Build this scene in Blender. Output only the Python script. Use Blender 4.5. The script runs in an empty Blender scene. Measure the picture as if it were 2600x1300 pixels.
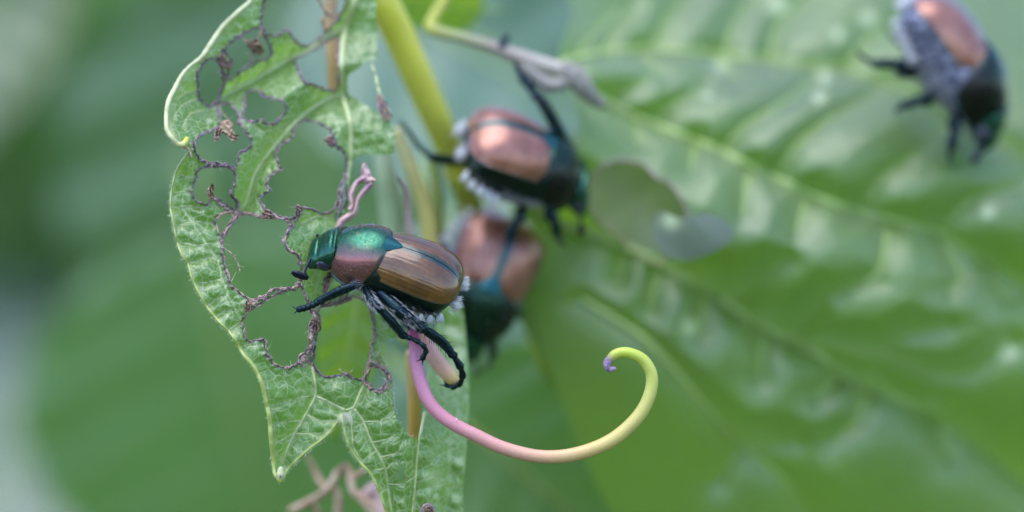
import bpy, math, random
import numpy as np
from mathutils import Vector, Matrix, geometry
random.seed(7); RNG = np.random.default_rng(11)
sc = bpy.context.scene
COL = sc.collection
sc.unit_settings.system = 'METRIC'
sc.unit_settings.scale_length = 0.01            # one unit is one centimetre (a close-up)

# ---------------------------------------------------------------- camera
CD = 18.0                                        # distance camera to plane of focus (cm)
PXU = 400.0                                      # photo pixels per cm in the plane of focus
cam = bpy.data.cameras.new('camera'); camo = bpy.data.objects.new('camera', cam); COL.objects.link(camo)
camo.location = (0, -CD, 0); camo.rotation_euler = (math.radians(90), 0, 0)
cam.sensor_width = 36.0; cam.lens = 36.0 * CD / (2600 / PXU)
cam.clip_start = 0.5; cam.clip_end = 20000
cam.dof.use_dof = True; cam.dof.focus_distance = CD - 0.03
cam.dof.aperture_fstop = 0.001 * cam.lens / (2 * 0.41)
sc.camera = camo
# ---------------------------------------------------------------- world and sun
SUN_EL, SUN_AZ = 70.0, -150.0                     # azimuth from +Y towards +X
wd = bpy.data.worlds.new('World'); sc.world = wd; wd.use_nodes = True
nt = wd.node_tree; nt.nodes.clear()
sky = nt.nodes.new('ShaderNodeTexSky'); sky.sky_type = 'NISHITA'; sky.sun_disc = False
sky.sun_elevation = math.radians(SUN_EL); sky.sun_rotation = math.radians(SUN_AZ)
sky.air_density = 1.0; sky.dust_density = 0.6; sky.ozone_density = 2.0
bg = nt.nodes.new('ShaderNodeBackground'); bg.inputs[1].default_value = 0.15
wo = nt.nodes.new('ShaderNodeOutputWorld')
nt.links.new(sky.outputs[0], bg.inputs[0]); nt.links.new(bg.outputs[0], wo.inputs[0])
sl = bpy.data.lights.new('sun', 'SUN'); sl.energy = 1.25; sl.angle = math.radians(60); sl.color = (1.0, 0.975, 0.94)
so = bpy.data.objects.new('sun', sl); COL.objects.link(so)
_e, _a = math.radians(SUN_EL), math.radians(SUN_AZ)
sdir = Vector((math.sin(_a) * math.cos(_e), math.cos(_a) * math.cos(_e), math.sin(_e)))
so.rotation_euler = sdir.to_track_quat('Z', 'Y').to_euler(); so.location = (0, 0, 60)
vs = sc.view_settings; vs.view_transform = 'Standard'; vs.look = 'None'; vs.gamma = 1.0; vs.use_curve_mapping = False
vs.exposure = 1.48
sc.render.engine = 'CYCLES'; sc.cycles.use_denoising = True; sc.cycles.use_adaptive_sampling = True; sc.cycles.adaptive_threshold = 0.02; sc.cycles.max_bounces = 5
sc.cycles.transmission_bounces = 6; sc.cycles.sample_clamp_indirect = 4.0

# ---------------------------------------------------------------- helpers
def W(px, py, Y=0.0):
    k = (CD + Y) / CD
    return Vector(((px - 1300) / PXU * k, Y, (650 - py) / PXU * k))
def Warr(p, Y):
    k = (CD + Y) / CD
    return np.stack([(p[:, 0] - 1300) / PXU * k, Y, (650 - p[:, 1]) / PXU * k], 1)
def crop(x0, y0, s): return lambda x, y: (x0 + x / s, y0 + y / s)
c1 = crop(400, 0, 3.963); c2 = crop(400, 300, 3.963); c3 = crop(400, 600, 3.963); c4 = crop(550, 900, 3.22)
c5 = crop(720, 520, 4.294); c6 = crop(720, 700, 3.68); cA = crop(1400, 0, 2.1467); cB = crop(1300, 550, 1.7177)
cE = crop(900, 750, 2.341); ov = crop(0, 0, 2576 / 2600)
def S(fn, *xy): return [fn(xy[i], xy[i + 1]) for i in range(0, len(xy), 2)]

def mk(name, verts, faces, mat, parent=None, attrs=None, smooth=True):
    me = bpy.data.meshes.new(name)
    me.from_pydata([tuple(map(float, v)) for v in verts], [], [tuple(map(int, f)) for f in faces])
    if smooth: me.polygons.foreach_set('use_smooth', [True] * len(me.polygons))
    for k, a in (attrs or {}).items():
        a = np.asarray(a, dtype=np.float32)
        if a.ndim == 1:
            at = me.attributes.new(k, 'FLOAT', 'POINT'); at.data.foreach_set('value', a)
        else:
            at = me.attributes.new(k, 'FLOAT_VECTOR', 'POINT'); at.data.foreach_set('vector', a.ravel())
    if mat: me.materials.append(mat)
    me.update()
    o = bpy.data.objects.new(name, me); COL.objects.link(o)
    if parent is not None: o.parent = parent
    return o
def tag(o, label=None, cat=None, group=None, kind=None):
    if label: o['label'] = label
    if cat: o['category'] = cat
    if group: o['group'] = group
    if kind: o['kind'] = kind
    return o
def empty(name, loc=(0, 0, 0)):
    o = bpy.data.objects.new(name, None); COL.objects.link(o); o.location = loc; o.empty_display_size = 0.1
    return o
def catmull(P, n):
    P = np.asarray(P, float)
    Q = np.vstack([2 * P[0] - P[1], P, 2 * P[-1] - P[-2]])
    seg = len(P) - 1; out = []
    t = np.linspace(0, seg, n)
    for x in t:
        i = min(int(x), seg - 1); f = x - i
        a, b, c, d = Q[i], Q[i + 1], Q[i + 2], Q[i + 3]
        out.append(0.5 * ((2 * b) + (c - a) * f + (2 * a - 5 * b + 4 * c - d) * f * f + (3 * b - a - 3 * c + d) * f ** 3))
    return np.array(out)
def tube_data(P, R, seg=10, n=None, flat=1.0, rough=0.0, twist=0.0, caps=True):
    """Swept tube; P control points, R radii at the control points. Returns verts, faces, t (0..1 along)."""
    P = np.asarray(P, float); R = np.asarray(R, float) if np.ndim(R) else np.full(len(P), float(R))
    if n is None: n = max(6, len(P) * 5)
    C = catmull(P, n) if len(P) > 2 else np.array([P[0] + (P[-1] - P[0]) * t for t in np.linspace(0, 1, n)])
    r = np.interp(np.linspace(0, 1, n), np.linspace(0, 1, len(R)), R)
    T = np.gradient(C, axis=0); T /= np.linalg.norm(T, axis=1)[:, None] + 1e-12
    a = np.array([0.0, -1.0, 0.12]); N = a - T[0] * a.dot(T[0])
    if np.linalg.norm(N) < 1e-3: N = np.array([1.0, 0, 0]) - T[0] * T[0][0]
    N /= np.linalg.norm(N)
    V = []; tt = []
    cap = [(-0.85, 0.35), (-0.5, 0.78)] if caps else []
    rings = []
    Ns = []
    for i in range(n):
        N = N - T[i] * N.dot(T[i]); N /= np.linalg.norm(N) + 1e-12; Ns.append(N.copy())
    for q, (o, k) in enumerate(cap): rings.append((C[0] + T[0] * o * r[0], r[0] * k, T[0], Ns[0], 0))
    for i in range(n): rings.append((C[i], r[i], T[i], Ns[i], i / (n - 1)))
    for q, (o, k) in enumerate(reversed(cap)): rings.append((C[-1] - T[-1] * o * r[-1], r[-1] * k, T[-1], Ns[-1], 1))
    for ri, (c, rr, t, nn, s) in enumerate(rings):
        b = np.cross(t, nn)
        for k in range(seg):
            an = 2 * math.pi * k / seg + twist * s
            q = rr * (1 + (rough * (random.random() - 0.5) * 2 if rough else 0))
            V.append(c + nn * math.cos(an) * q * flat + b * math.sin(an) * q); tt.append(s)
    F = []
    m = len(rings)
    for i in range(m - 1):
        for k in range(seg):
            F.append((i * seg + k, i * seg + (k + 1) % seg, (i + 1) * seg + (k + 1) % seg, (i + 1) * seg + k))
    F.append(tuple(range(seg - 1, -1, -1))); F.append(tuple((m - 1) * seg + k for k in range(seg)))
    return V, F, tt
def tube(name, P, R, mat, parent=None, **k):
    V, F, t = tube_data(P, R, **k)
    return mk(name, V, F, mat, parent, {'along': t})
class MB:
    def __init__(s): s.V = []; s.F = []; s.t = []
    def add(s, V, F, t=None):
        o = len(s.V); s.V += [tuple(v) for v in V]; s.F += [tuple(i + o for i in f) for f in F]
        s.t += list(t) if t is not None else [0] * len(V)
    def build(s, name, mat, parent=None, smooth=True): return mk(name, s.V, s.F, mat, parent, {'along': s.t}, smooth)
def hair(mb, p, d, L, r, bend=None, n=4):
    """one tapered three-sided hair"""
    p = np.asarray(p, float); d = np.asarray(d, float); d = d / (np.linalg.norm(d) + 1e-9)
    bend = np.zeros(3) if bend is None else np.asarray(bend, float)
    a = np.cross(d, [0.3, 0.2, 0.93]); a /= np.linalg.norm(a) + 1e-9; b = np.cross(d, a)
    V = []; F = []
    for i in range(n):
        s = i / n; c = p + d * L * s + bend * L * s * s; rr = r * (1 - s * 0.75)
        for k in range(3):
            an = k * 2.094; V.append(c + a * math.cos(an) * rr + b * math.sin(an) * rr)
    V.append(p + d * L + bend * L)
    for i in range(n - 1):
        for k in range(3): F.append((i * 3 + k, i * 3 + (k + 1) % 3, (i + 1) * 3 + (k + 1) % 3, (i + 1) * 3 + k))
    for k in range(3): F.append(((n - 1) * 3 + k, (n - 1) * 3 + (k + 1) % 3, n * 3))
    mb.add(V, F, [min(1, i // 3 / n) for i in range(len(V))])
def vnoise(p, sc_, seed=0):
    """cheap smooth 2D noise made of sines, about -1..1"""
    r = np.random.default_rng(seed); out = np.zeros(len(p))
    for k in range(6):
        a = r.uniform(0, 6.28); f = r.uniform(0.6, 1.6) / sc_; ph = r.uniform(0, 6.28)
        out += np.sin((p[:, 0] * math.cos(a) + p[:, 1] * math.sin(a)) * f * 6.28 + ph)
    return out / 3.0
def seg_dist(p, line, closed=False):
    """distance of every point to a polyline (pixels)"""
    L = np.asarray(line, float)
    A = L if closed else L[:-1]; B = np.roll(L, -1, 0) if closed else L[1:]
    best = np.full(len(p), 1e9)
    for a, b in zip(A, B):
        d = b - a; t = np.clip(((p - a) @ d) / (d @ d + 1e-9), 0, 1)
        q = p - (a + t[:, None] * d); best = np.minimum(best, np.sqrt((q * q).sum(1)))
    return best
def inside(p, poly):
    P = np.asarray(poly, float); x, y = p[:, 0], p[:, 1]; r = np.zeros(len(p), bool)
    j = len(P) - 1
    for i in range(len(P)):
        xi, yi = P[i]; xj, yj = P[j]
        c = ((yi > y) != (yj > y)) & (x < (xj - xi) * (y - yi) / (yj - yi + 1e-12) + xi); r ^= c; j = i
    return r
def densify(poly, step, jag=0.0, seed=0, smooth=True):
    P = np.asarray(poly, float); n = len(P); out = []
    r = np.random.default_rng(seed)
    for i in range(n):
        p0, p1, p2, p3 = P[i - 1], P[i], P[(i + 1) % n], P[(i + 2) % n]
        L = np.linalg.norm(p2 - p1); m = max(1, int(round(L / step)))
        for k in range(m):
            f = k / m
            q = p1 + (p2 - p1) * f
            if smooth:
                cr = 0.5 * ((2 * p1) + (p2 - p0) * f + (2 * p0 - 5 * p1 + 4 * p2 - p3) * f * f + (3 * p1 - p0 - 3 * p2 + p3) * f ** 3)
                q = 0.4 * q + 0.6 * cr
            if jag: q = q + r.normal(0, jag, 2)
            out.append(q)
    return np.array(out)
class TPS:
    """thin plate interpolation of a depth through (px, py, Y) points"""
    def __init__(s, pts, sm=1e-3):
        a = np.asarray(pts, float); s.c = a[:, :2] / 400; n = len(a)
        K = s.k(s.c, s.c) + np.eye(n) * sm; Pm = np.c_[np.ones(n), s.c]
        M = np.block([[K, Pm], [Pm.T, np.zeros((3, 3))]]); s.w = np.linalg.solve(M, np.r_[a[:, 2], 0, 0, 0])
    def k(s, a, b):
        d = ((a[:, None] - b[None]) ** 2).sum(2); return np.where(d > 0, 0.5 * d * np.log(d + 1e-12), 0)
    def __call__(s, p):
        q = np.asarray(p, float)[:, :2] / 400
        return s.k(q, s.c) @ s.w[:-3] + np.c_[np.ones(len(q)), q] @ s.w[-3:]
def lamina_mesh(outer, holes, step, jag=1.0, bstep=None, seed=0):
    bstep = bstep or step
    loops = [densify(outer, bstep, jag * 0.3, seed)] + [densify(h, bstep, jag, seed + i + 1) for i, h in enumerate(holes)]
    lo, hi = loops[0].min(0), loops[0].max(0)
    gx, gy = np.meshgrid(np.arange(lo[0], hi[0], step), np.arange(lo[1], hi[1], step * 0.866))
    gx = gx + (np.arange(gx.shape[0]) % 2)[:, None] * step * 0.5
    g = np.c_[gx.ravel(), gy.ravel()] + np.random.default_rng(seed + 50).normal(0, step * 0.12, (gx.size, 2))
    keep = inside(g, loops[0])
    for h in loops[1:]: keep &= ~inside(g, h)
    g = g[keep]
    for l in loops: g = g[seg_dist(g, l, True) > step * 0.55]
    pts = []; edges = []
    for l in loops:
        o = len(pts); pts += [tuple(p) for p in l]; edges += [(o + i, o + (i + 1) % len(l)) for i in range(len(l))]
    pts += [tuple(p) for p in g]
    r = geometry.delaunay_2d_cdt([Vector(p) for p in pts], edges, [], 0, 1e-4)
    V = np.array([tuple(v) for v in r[0]]); F = np.array([f for f in r[2] if len(f) == 3])
    c = V[F].mean(1); k = inside(c, loops[0])
    for h in loops[1:]: k &= ~inside(c, h)
    F = F[k]
    used = np.unique(F); mp = -np.ones(len(V), int); mp[used] = np.arange(len(used))
    V = V[used]; F = mp[F]
    return V, F, loops
def orient(P, F):
    """triangles face the camera side (-Y)"""
    n = np.cross(P[F[:, 1]] - P[F[:, 0]], P[F[:, 2]] - P[F[:, 0]])
    fl = n[:, 1] > 0; F = F.copy(); F[fl] = F[fl][:, ::-1]; return F

# ---------------------------------------------------------------- materials
def newmat(name):
    m = bpy.data.materials.new(name); m.use_nodes = True; t = m.node_tree; t.nodes.clear()
    return m, t
class N:
    """tiny node-graph writer"""
    def __init__(s, t): s.t = t
    def n(s, typ, **kw):
        x = s.t.nodes.new(typ)
        for k, v in kw.items(): setattr(x, k, v)
        return x
    def l(s, a, b): s.t.links.new(a, b)
    def setin(s, sock, v):
        if isinstance(v, bpy.types.NodeSocket): s.l(v, sock)
        else: sock.default_value = v
    def math(s, op, a, b=0.0, clamp=False):
        x = s.n('ShaderNodeMath', operation=op, use_clamp=clamp); s.setin(x.inputs[0], a); s.setin(x.inputs[1], b); return x.outputs[0]
    def mix(s, f, a, b, mode='MIX'):
        x = s.n('ShaderNodeMix', data_type='RGBA', blend_type=mode); s.setin(x.inputs[0], f)
        s.setin(x.inputs[6], a if not isinstance(a, tuple) else (*a, 1)); s.setin(x.inputs[7], b if not isinstance(b, tuple) else (*b, 1)); return x.outputs[2]
    def rng(s, v, a, b, c=0.0, d=1.0, smooth=True):
        x = s.n('ShaderNodeMapRange', interpolation_type='SMOOTHSTEP' if smooth else 'LINEAR'); s.setin(x.inputs[0], v)
        for i, q in enumerate((a, b, c, d)): x.inputs[i + 1].default_value = q
        return x.outputs[0]
    def attr(s, name): return s.n('ShaderNodeAttribute', attribute_name=name)
    def noise(s, scale, detail=3, vec=None, rough=0.55):
        x = s.n('ShaderNodeTexNoise'); x.inputs['Scale'].default_value = scale; x.inputs['Detail'].default_value = detail
        x.inputs['Roughness'].default_value = rough
        if vec is not None: s.l(vec, x.inputs['Vector'])
        return x
    def obj(s): return s.n('ShaderNodeTexCoord').outputs['Object']
    def ramp(s, f, *stops):
        x = s.n('ShaderNodeValToRGB'); e = x.color_ramp.elements
        while len(e) < len(stops): e.new(0.5)
        for q, (p, c) in zip(e, stops): q.position = p; q.color = (*c, 1)
        s.l(f, x.inputs[0]); return x.outputs[0]
    def bump(s, h, strength, dist, normal=None):
        x = s.n('ShaderNodeBump'); x.inputs['Strength'].default_value = strength; x.inputs['Distance'].default_value = dist
        s.l(h, x.inputs['Height'])
        if normal is not None: s.l(normal, x.inputs['Normal'])
        return x.outputs[0]
    def bsdf(s, col, rough=0.5, normal=None, **kw):
        x = s.n('ShaderNodeBsdfPrincipled'); s.setin(x.inputs['Base Color'], (*col, 1) if isinstance(col, tuple) else col)
        s.setin(x.inputs['Roughness'], rough)
        if normal is not None: s.l(normal, x.inputs['Normal'])
        for k, v in kw.items():
            s.setin(x.inputs[k.replace('_', ' ')], v)
        return x.outputs[0]
    def out(s, surf): o = s.n('ShaderNodeOutputMaterial'); s.l(surf, o.inputs[0])

def leaf_material(name, dark, light, vein, trans_col, retic=16.0, line=0.4, rough=0.4, trans=0.35, bump=0.5, cell=0.10, bdist=0.02, patch=1.6, line_w=0.06, spec=0.4, stretch=1.0, fine=False, crough=0.40, cior=1.7, sheen=0.2):
    m, t = newmat(name); g = N(t)
    co = g.obj(); dn = g.noise(5, 2, co)
    vm = g.n('ShaderNodeVectorMath', operation='MULTIPLY_ADD'); g.l(dn.outputs['Color'], vm.inputs[0]); vm.inputs[1].default_value = (0.10, 0.10, 0.10); g.l(co, vm.inputs[2])
    mp = g.n('ShaderNodeMapping'); mp.inputs['Scale'].default_value = (1, 1, stretch); g.l(vm.outputs[0], mp.inputs[0])
    vo = g.n('ShaderNodeTexVoronoi', feature='DISTANCE_TO_EDGE'); vo.inputs['Scale'].default_value = retic; g.l(mp.outputs[0], vo.inputs['Vector'])
    if fine: vo2 = g.n('ShaderNodeTexVoronoi', feature='DISTANCE_TO_EDGE'); vo2.inputs['Scale'].default_value = retic * 2.6; g.l(mp.outputs[0], vo2.inputs['Vector'])
    n1 = g.noise(patch, 4, co); n2 = g.noise(40, 3, co)
    base = g.mix(g.rng(n1.outputs[0], 0.35, 0.65), dark, light)
    base = g.mix(g.rng(n2.outputs[0], 0.3, 0.75, 0, 0.35), base, dark)
    l1 = g.rng(vo.outputs[0], 0.0, line_w, 1.0, 0.0)
    ln = g.math('MULTIPLY', g.math('MAXIMUM', l1, g.rng(vo2.outputs[0], 0.0, line_w * 1.2, 0.5, 0.0)) if fine else l1, line)
    vcol = (*vein, 1) if isinstance(vein, tuple) else vein
    base = g.mix(ln, base, vein)
    base = g.mix(g.attr('vein').outputs['Fac'], base, vein)
    mg = g.attr('margin').outputs['Fac']; base = g.mix(mg, base, (0.44, 0.50, 0.22))
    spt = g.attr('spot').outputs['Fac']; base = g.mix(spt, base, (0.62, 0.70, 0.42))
    nec = g.attr('necro').outputs['Fac']
    n3 = g.noise(28, 4, co); ncol = g.ramp(n3.outputs[0], (0.3, (0.08, 0.05, 0.08)), (0.5, (0.22, 0.15, 0.21)), (0.7, (0.38, 0.27, 0.25)))
    nj = g.math('ADD', nec, g.math('MULTIPLY', g.math('SUBTRACT', n2.outputs[0], 0.5), 0.5))
    nf = g.math('MULTIPLY', g.rng(nj, 0.35, 0.75), g.rng(nec, 0.02, 0.2))
    base = g.mix(nf, base, ncol)
    h = g.math('MINIMUM', g.math('MULTIPLY', vo.outputs[0], 3.0), 0.6)
    if fine: h = g.math('ADD', h, g.math('MULTIPLY', g.math('MINIMUM', vo2.outputs[0], 0.3), 0.8))
    h = g.math('ADD', h, g.math('MULTIPLY', n2.outputs[0], 0.10))
    nrm = g.bump(h, bump, bdist)
    rn = g.math('ADD', rough, g.math('MULTIPLY', g.math('SUBTRACT', n1.outputs[0], 0.5), 0.25))
    p = g.bsdf(base, rn, nrm, Specular_IOR_Level=spec, Sheen_Weight=sheen, Sheen_Roughness=0.4, Coat_Weight=1.0, Coat_Roughness=crough, Coat_IOR=cior)
    tr = g.n('ShaderNodeBsdfTranslucent'); tc = g.mix(nf, g.mix(ln, trans_col, vein), (0.05, 0.03, 0.03)); g.l(tc, tr.inputs[0]); g.l(nrm, tr.inputs['Normal'])
    mx = g.n('ShaderNodeMixShader'); mx.inputs[0].default_value = trans; g.l(p, mx.inputs[1]); g.l(tr.outputs[0], mx.inputs[2]); g.out(mx.outputs[0])
    return m
def stem_material(name, stops, rough=0.4, scale=20, sss=0.15, speck=0.0, spec=0.5, fiber=0.25, pale=0.12):
    """colour along the length ('along' attribute) with fine streaks"""
    m, t = newmat(name); g = N(t); co = g.obj()
    c = g.ramp(g.attr('along').outputs['Fac'], *stops)
    n = g.noise(scale, 4, co); n2 = g.noise(scale * 5, 3, co)
    c = g.mix(g.rng(n.outputs[0], 0.4, 0.8, 0, fiber), c, g.mix(0.6, c, (0.25, 0.12, 0.10)))
    c = g.mix(g.rng(n2.outputs[0], 0.5, 0.85, 0, pale), c, (0.85, 0.8, 0.75))
    if speck:
        v = g.noise(scale * 1.4, 2, co); c = g.mix(g.rng(v.outputs[0], 0.70, 0.76, 0, speck), c, (0.10, 0.05, 0.06))
    nrm = g.bump(n2.outputs[0], 0.15, 0.01)
    g.out(g.bsdf(c, rough, nrm, Specular_IOR_Level=spec))
    return m
def dry_material(name, a, b, c, scale=24, rough=0.75):
    m, t = newmat(name); g = N(t); co = g.obj(); n = g.noise(scale, 5, co, 0.65)
    col = g.ramp(n.outputs[0], (0.32, a), (0.5, b), (0.7, c))
    g.out(g.bsdf(col, rough, g.bump(n.outputs[0], 0.6, 0.02), Specular_IOR_Level=0.35)); return m
M = {}
M['hero'] = leaf_material('chewed_leaf_green', (0.075, 0.18, 0.025), (0.115, 0.255, 0.04), (0.42, 0.52, 0.25), (0.34, 0.62, 0.05), retic=14, line=0.85, line_w=0.085, rough=0.36, trans=0.38, bump=0.4, bdist=0.03, fine=True, cior=1.75)
M['big'] = leaf_material('large_leaf_green', (0.05, 0.115, 0.010), (0.082, 0.175, 0.010), (0.18, 0.27, 0.08), (0.34, 0.58, 0.0), retic=5.0, line=0.18, rough=0.33, trans=0.42, bump=0.3, bdist=0.05, patch=0.8, crough=0.58, cior=2.2, sheen=1.0)
M['back'] = leaf_material('back_leaf_green', (0.10, 0.205, 0.065), (0.135, 0.26, 0.09), (0.14, 0.22, 0.10), (0.19, 0.40, 0.05), retic=1.2, line=0.2, rough=0.4, trans=0.38, bump=0.3, bdist=0.15, patch=0.25)  # plain green of the background leaves
M['back_grey'] = leaf_material('greyish_leaf_green', (0.08, 0.14, 0.085), (0.12, 0.19, 0.12), (0.2, 0.25, 0.18), (0.14, 0.30, 0.10), retic=1.2, line=0.2, rough=0.42, trans=0.3, bump=0.3, bdist=0.15, patch=0.25)
M['flap_pale'] = leaf_material('pale_leaf_yellowish', (0.15, 0.20, 0.08), (0.20, 0.25, 0.10), (0.3, 0.32, 0.2), (0.3, 0.35, 0.12), retic=1.2, line=0.2, rough=0.5, trans=0.3, bump=0.2, bdist=0.1, patch=0.3)
M['back_teal'] = leaf_material('teal_leaf', (0.095, 0.185, 0.11), (0.12, 0.225, 0.135), (0.14, 0.2, 0.15), (0.10, 0.24, 0.12), retic=1.2, line=0.1, rough=0.5, trans=0.3, bump=0.2, bdist=0.1, patch=0.3)
M['vein'] = stem_material('leaf_vein_pale', ((0, (0.50, 0.54, 0.28)), (1, (0.44, 0.52, 0.24))), 0.45, 40, 0.1)
M['vein_green'] = stem_material('leaf_vein_green', ((0, (0.34, 0.45, 0.15)), (1, (0.24, 0.38, 0.09))), 0.45, 20, 0.1)
M['margin'] = stem_material('leaf_margin_cream', ((0, (0.50, 0.53, 0.30)), (0.8, (0.54, 0.54, 0.28)), (1, (0.55, 0.58, 0.06))), 0.4, 30, 0.2)
M['margin_green'] = stem_material('leaf_margin_yellow_green', ((0, (0.33, 0.42, 0.18)), (0.5, (0.36, 0.44, 0.12)), (1, (0.42, 0.48, 0.14))), 0.45, 30, 0.1)
M['dry_purple'] = dry_material('withered_edge_purple', (0.09, 0.055, 0.085), (0.25, 0.165, 0.22), (0.44, 0.31, 0.29), 30)
M['dry_pink'] = dry_material('withered_thread_pink', (0.16, 0.09, 0.09), (0.40, 0.26, 0.22), (0.58, 0.42, 0.33), 34)
M['dry_tan'] = dry_material('withered_leaf_tan', (0.22, 0.13, 0.09), (0.45, 0.30, 0.22), (0.60, 0.46, 0.36), 6)
M['ribbon'] = dry_material('withered_ribbon_pink', (0.30, 0.17, 0.24), (0.52, 0.33, 0.34), (0.62, 0.42, 0.34), 9, 0.55)
M['dry_grey'] = dry_material('dry_vein_grey', (0.17, 0.15, 0.14), (0.27, 0.25, 0.23), (0.36, 0.33, 0.31), 6)
M['hair_pale'] = stem_material('hair_pale', ((0, (0.55, 0.60, 0.42)), (1, (0.75, 0.76, 0.66))), 0.5, 10, 0.0)

# ================================================================= ground, far planting
m, t = newmat('ground_soil'); g = N(t); co = g.obj(); n_ = g.noise(0.08, 6, co)
g.out(g.bsdf(g.ramp(n_.outputs[0], (0.35, (0.04, 0.07, 0.02)), (0.55, (0.07, 0.11, 0.03)), (0.7, (0.10, 0.09, 0.05))), 0.9))
gm = [(-6000, -6000, 0), (6000, -6000, 0), (6000, 6000, 0), (-6000, 6000, 0)]
gr = mk('ground', [(x, y, -45.0) for x, y, z in gm], [(0, 1, 2, 3)], m, smooth=False); tag(gr, 'green and brown garden ground far below the leaves', 'ground', kind='structure')

def far_material(name, stops):
    m, t = newmat(name); g = N(t)
    c = g.ramp(g.attr('along').outputs['Fac'], *stops)
    p = g.bsdf(c, 0.5, Specular_IOR_Level=0.45)
    tr = g.n('ShaderNodeBsdfTranslucent'); g.l(g.mix(1.0, c, (1.5, 1.9, 0.6), 'MULTIPLY'), tr.inputs[0])
    mx = g.n('ShaderNodeMixShader'); mx.inputs[0].default_value = 0.3; g.l(p, mx.inputs[1]); g.l(tr.outputs[0], mx.inputs[2]); g.out(mx.outputs[0]); return m
M['far'] = far_material('far_foliage', ((0, (0.06, 0.12, 0.04)), (0.5, (0.10, 0.18, 0.07)), (0.85, (0.14, 0.21, 0.11)), (1, (0.22, 0.22, 0.16))))
def leaf_quad(mb, c, L, w, ax, nrm, v):
    ax = ax / np.linalg.norm(ax); sd = np.cross(ax, nrm); sd /= np.linalg.norm(sd) + 1e-9; nn = np.cross(sd, ax)
    V = []
    for s, k in ((-0.5, 0), (-0.3, 0.75), (0.0, 1.0), (0.3, 0.65)):
        for q in (-1, 0, 1):
            V.append(c + ax * L * s + sd * w * 0.5 * k * q + nn * (0.10 * w * abs(q) * k - 0.25 * L * s * s))
    V.append(c + ax * L * 0.5 - nn * 0.06 * L)
    F = []
    for i in range(3):
        for q in range(2): F.append((i * 3 + q, i * 3 + q + 1, i * 3 + q + 4, i * 3 + q + 3))
    F += [(9, 10, 12), (10, 11, 12)]
    mb.add(V, F, [v] * 13)
mb = MB(); rr = np.random.default_rng(5)
for i in range(3600):
    Y = rr.uniform(34, 95); k = (CD + Y) / CD
    x = rr.uniform(-6.5, 6.5) * k; z = rr.uniform(-45, 3.6 * k)
    if z > 3.0 * k and rr.random() < 0.4: continue
    ax = np.array([rr.normal(0, 0.7), rr.normal(0, 0.5), -abs(rr.normal(0.6, 0.5))]); nm = np.array([rr.normal(0, 0.35), -0.8, rr.uniform(0.1, 1.0)])
    L = rr.uniform(6, 12)
    leaf_quad(mb, np.array([x, Y, z]), L, L * rr.uniform(0.5, 0.8), ax, nm, float(np.clip(rr.normal(0.45, 0.22), 0, 1)))
o = mb.build('far_foliage', M['far'], smooth=True)
tag(o, 'soft mass of green garden foliage far behind everything', 'foliage', kind='stuff')

# ================================================================= generic single leaf
def simple_leaf(name, label, px, py, Y, L, wd_, ang, tilt=0.0, yaw=0.0, mat='back', cat='leaf', group=None, cup=0.25, vein_r=0.012):
    """a heart-oval leaf of length L, width wd_ (cm); ang = direction of its tip in the picture plane (deg), tilt leans its top away"""
    root = empty(name, W(px, py, Y)); tag(root, label, cat, group)
    nu, nv = 26, 15; V = []; F = []; vein = []
    for i in range(nu):
        u = i / (nu - 1); w = (math.sin(math.pi * u ** 0.72) ** 0.75) * 0.5 * wd_ * (1 - 0.25 * u) + 0.002
        for j in range(nv):
            v = j / (nv - 1) * 2 - 1
            x = (u - 0.5) * L; y = v * w
            z = cup * abs(v) * w * 0.7 - 0.22 * L * (u - 0.45) ** 2 + 0.02 * L * math.cos(u * 38 - abs(v) * 5) * abs(v) ** 0.6
            V.append((x, y, z)); vein.append(max(0.0, 1 - abs(v) * w / (0.03 * wd_)) * 0.8)
    for i in range(nu - 1):
        for j in range(nv - 1): F.append((i * nv + j, (i + 1) * nv + j, (i + 1) * nv + j + 1, i * nv + j + 1))
    z0 = np.zeros(len(V))
    mk('blade', V, F, M[mat], root, {'vein': vein, 'margin': z0, 'spot': z0, 'necro': z0})
    mid = [((u - 0.5) * L, 0, -0.22 * L * (u - 0.45) ** 2 + 0.006) for u in np.linspace(-0.12, 0.96, 9)]
    tube('midrib', mid, np.linspace(vein_r * L, vein_r * L * 0.3, 9), M['vein_green'], root, seg=8)
    a = math.radians(ang)
    fx = Vector((math.cos(a), 0, math.sin(a))); nz = Vector((0, -1, 0)); sy = nz.cross(fx)
    R = Matrix((fx, sy, nz)).transposed().to_3x3()
    R = Matrix.Rotation(math.radians(yaw), 3, 'Z') @ Matrix.Rotation(math.radians(-tilt), 3, 'X') @ R
    root.rotation_euler = R.to_euler()
    return root
# leaves in the blurred distance
G_ = None
simple_leaf('garden_leaf', 'dark green leaf high behind the curled leaf rim', 265, 175, 22, 8.27, 6.67, 20, -25, mat='back')
simple_leaf('garden_leaf', 'wide smooth teal green leaf behind the middle of the chewed leaf rim', 330, 560, 27, 10.91, 6.82, -160, 18, mat='back_teal')
simple_leaf('garden_leaf', 'broad mid green leaf hanging behind the lower leaf rim', 400, 960, 24, 11.92, 9.84, -100, -5, mat='back')
simple_leaf('garden_leaf', 'grey blue leaf low beside the broad green leaf', 60, 1060, 22, 8.67, 6.67, -110, 28, mat='back_grey')
simple_leaf('garden_leaf', 'rich green leaf behind the pointed leaf tip', 640, 1180, 15, 5.87, 5.38, -80, -20, mat='back')
simple_leaf('garden_leaf', 'pale blue sheened leaf below the broad green leaf', 450, 1235, 16, 3.34, 2.82, -75, 36, mat='back_grey')
simple_leaf('garden_leaf', 'pale yellowish leaf at the edge of the dark green leaf', -60, 90, 21, 3.77, 2.69, -100, 15, mat='flap_pale')
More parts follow.
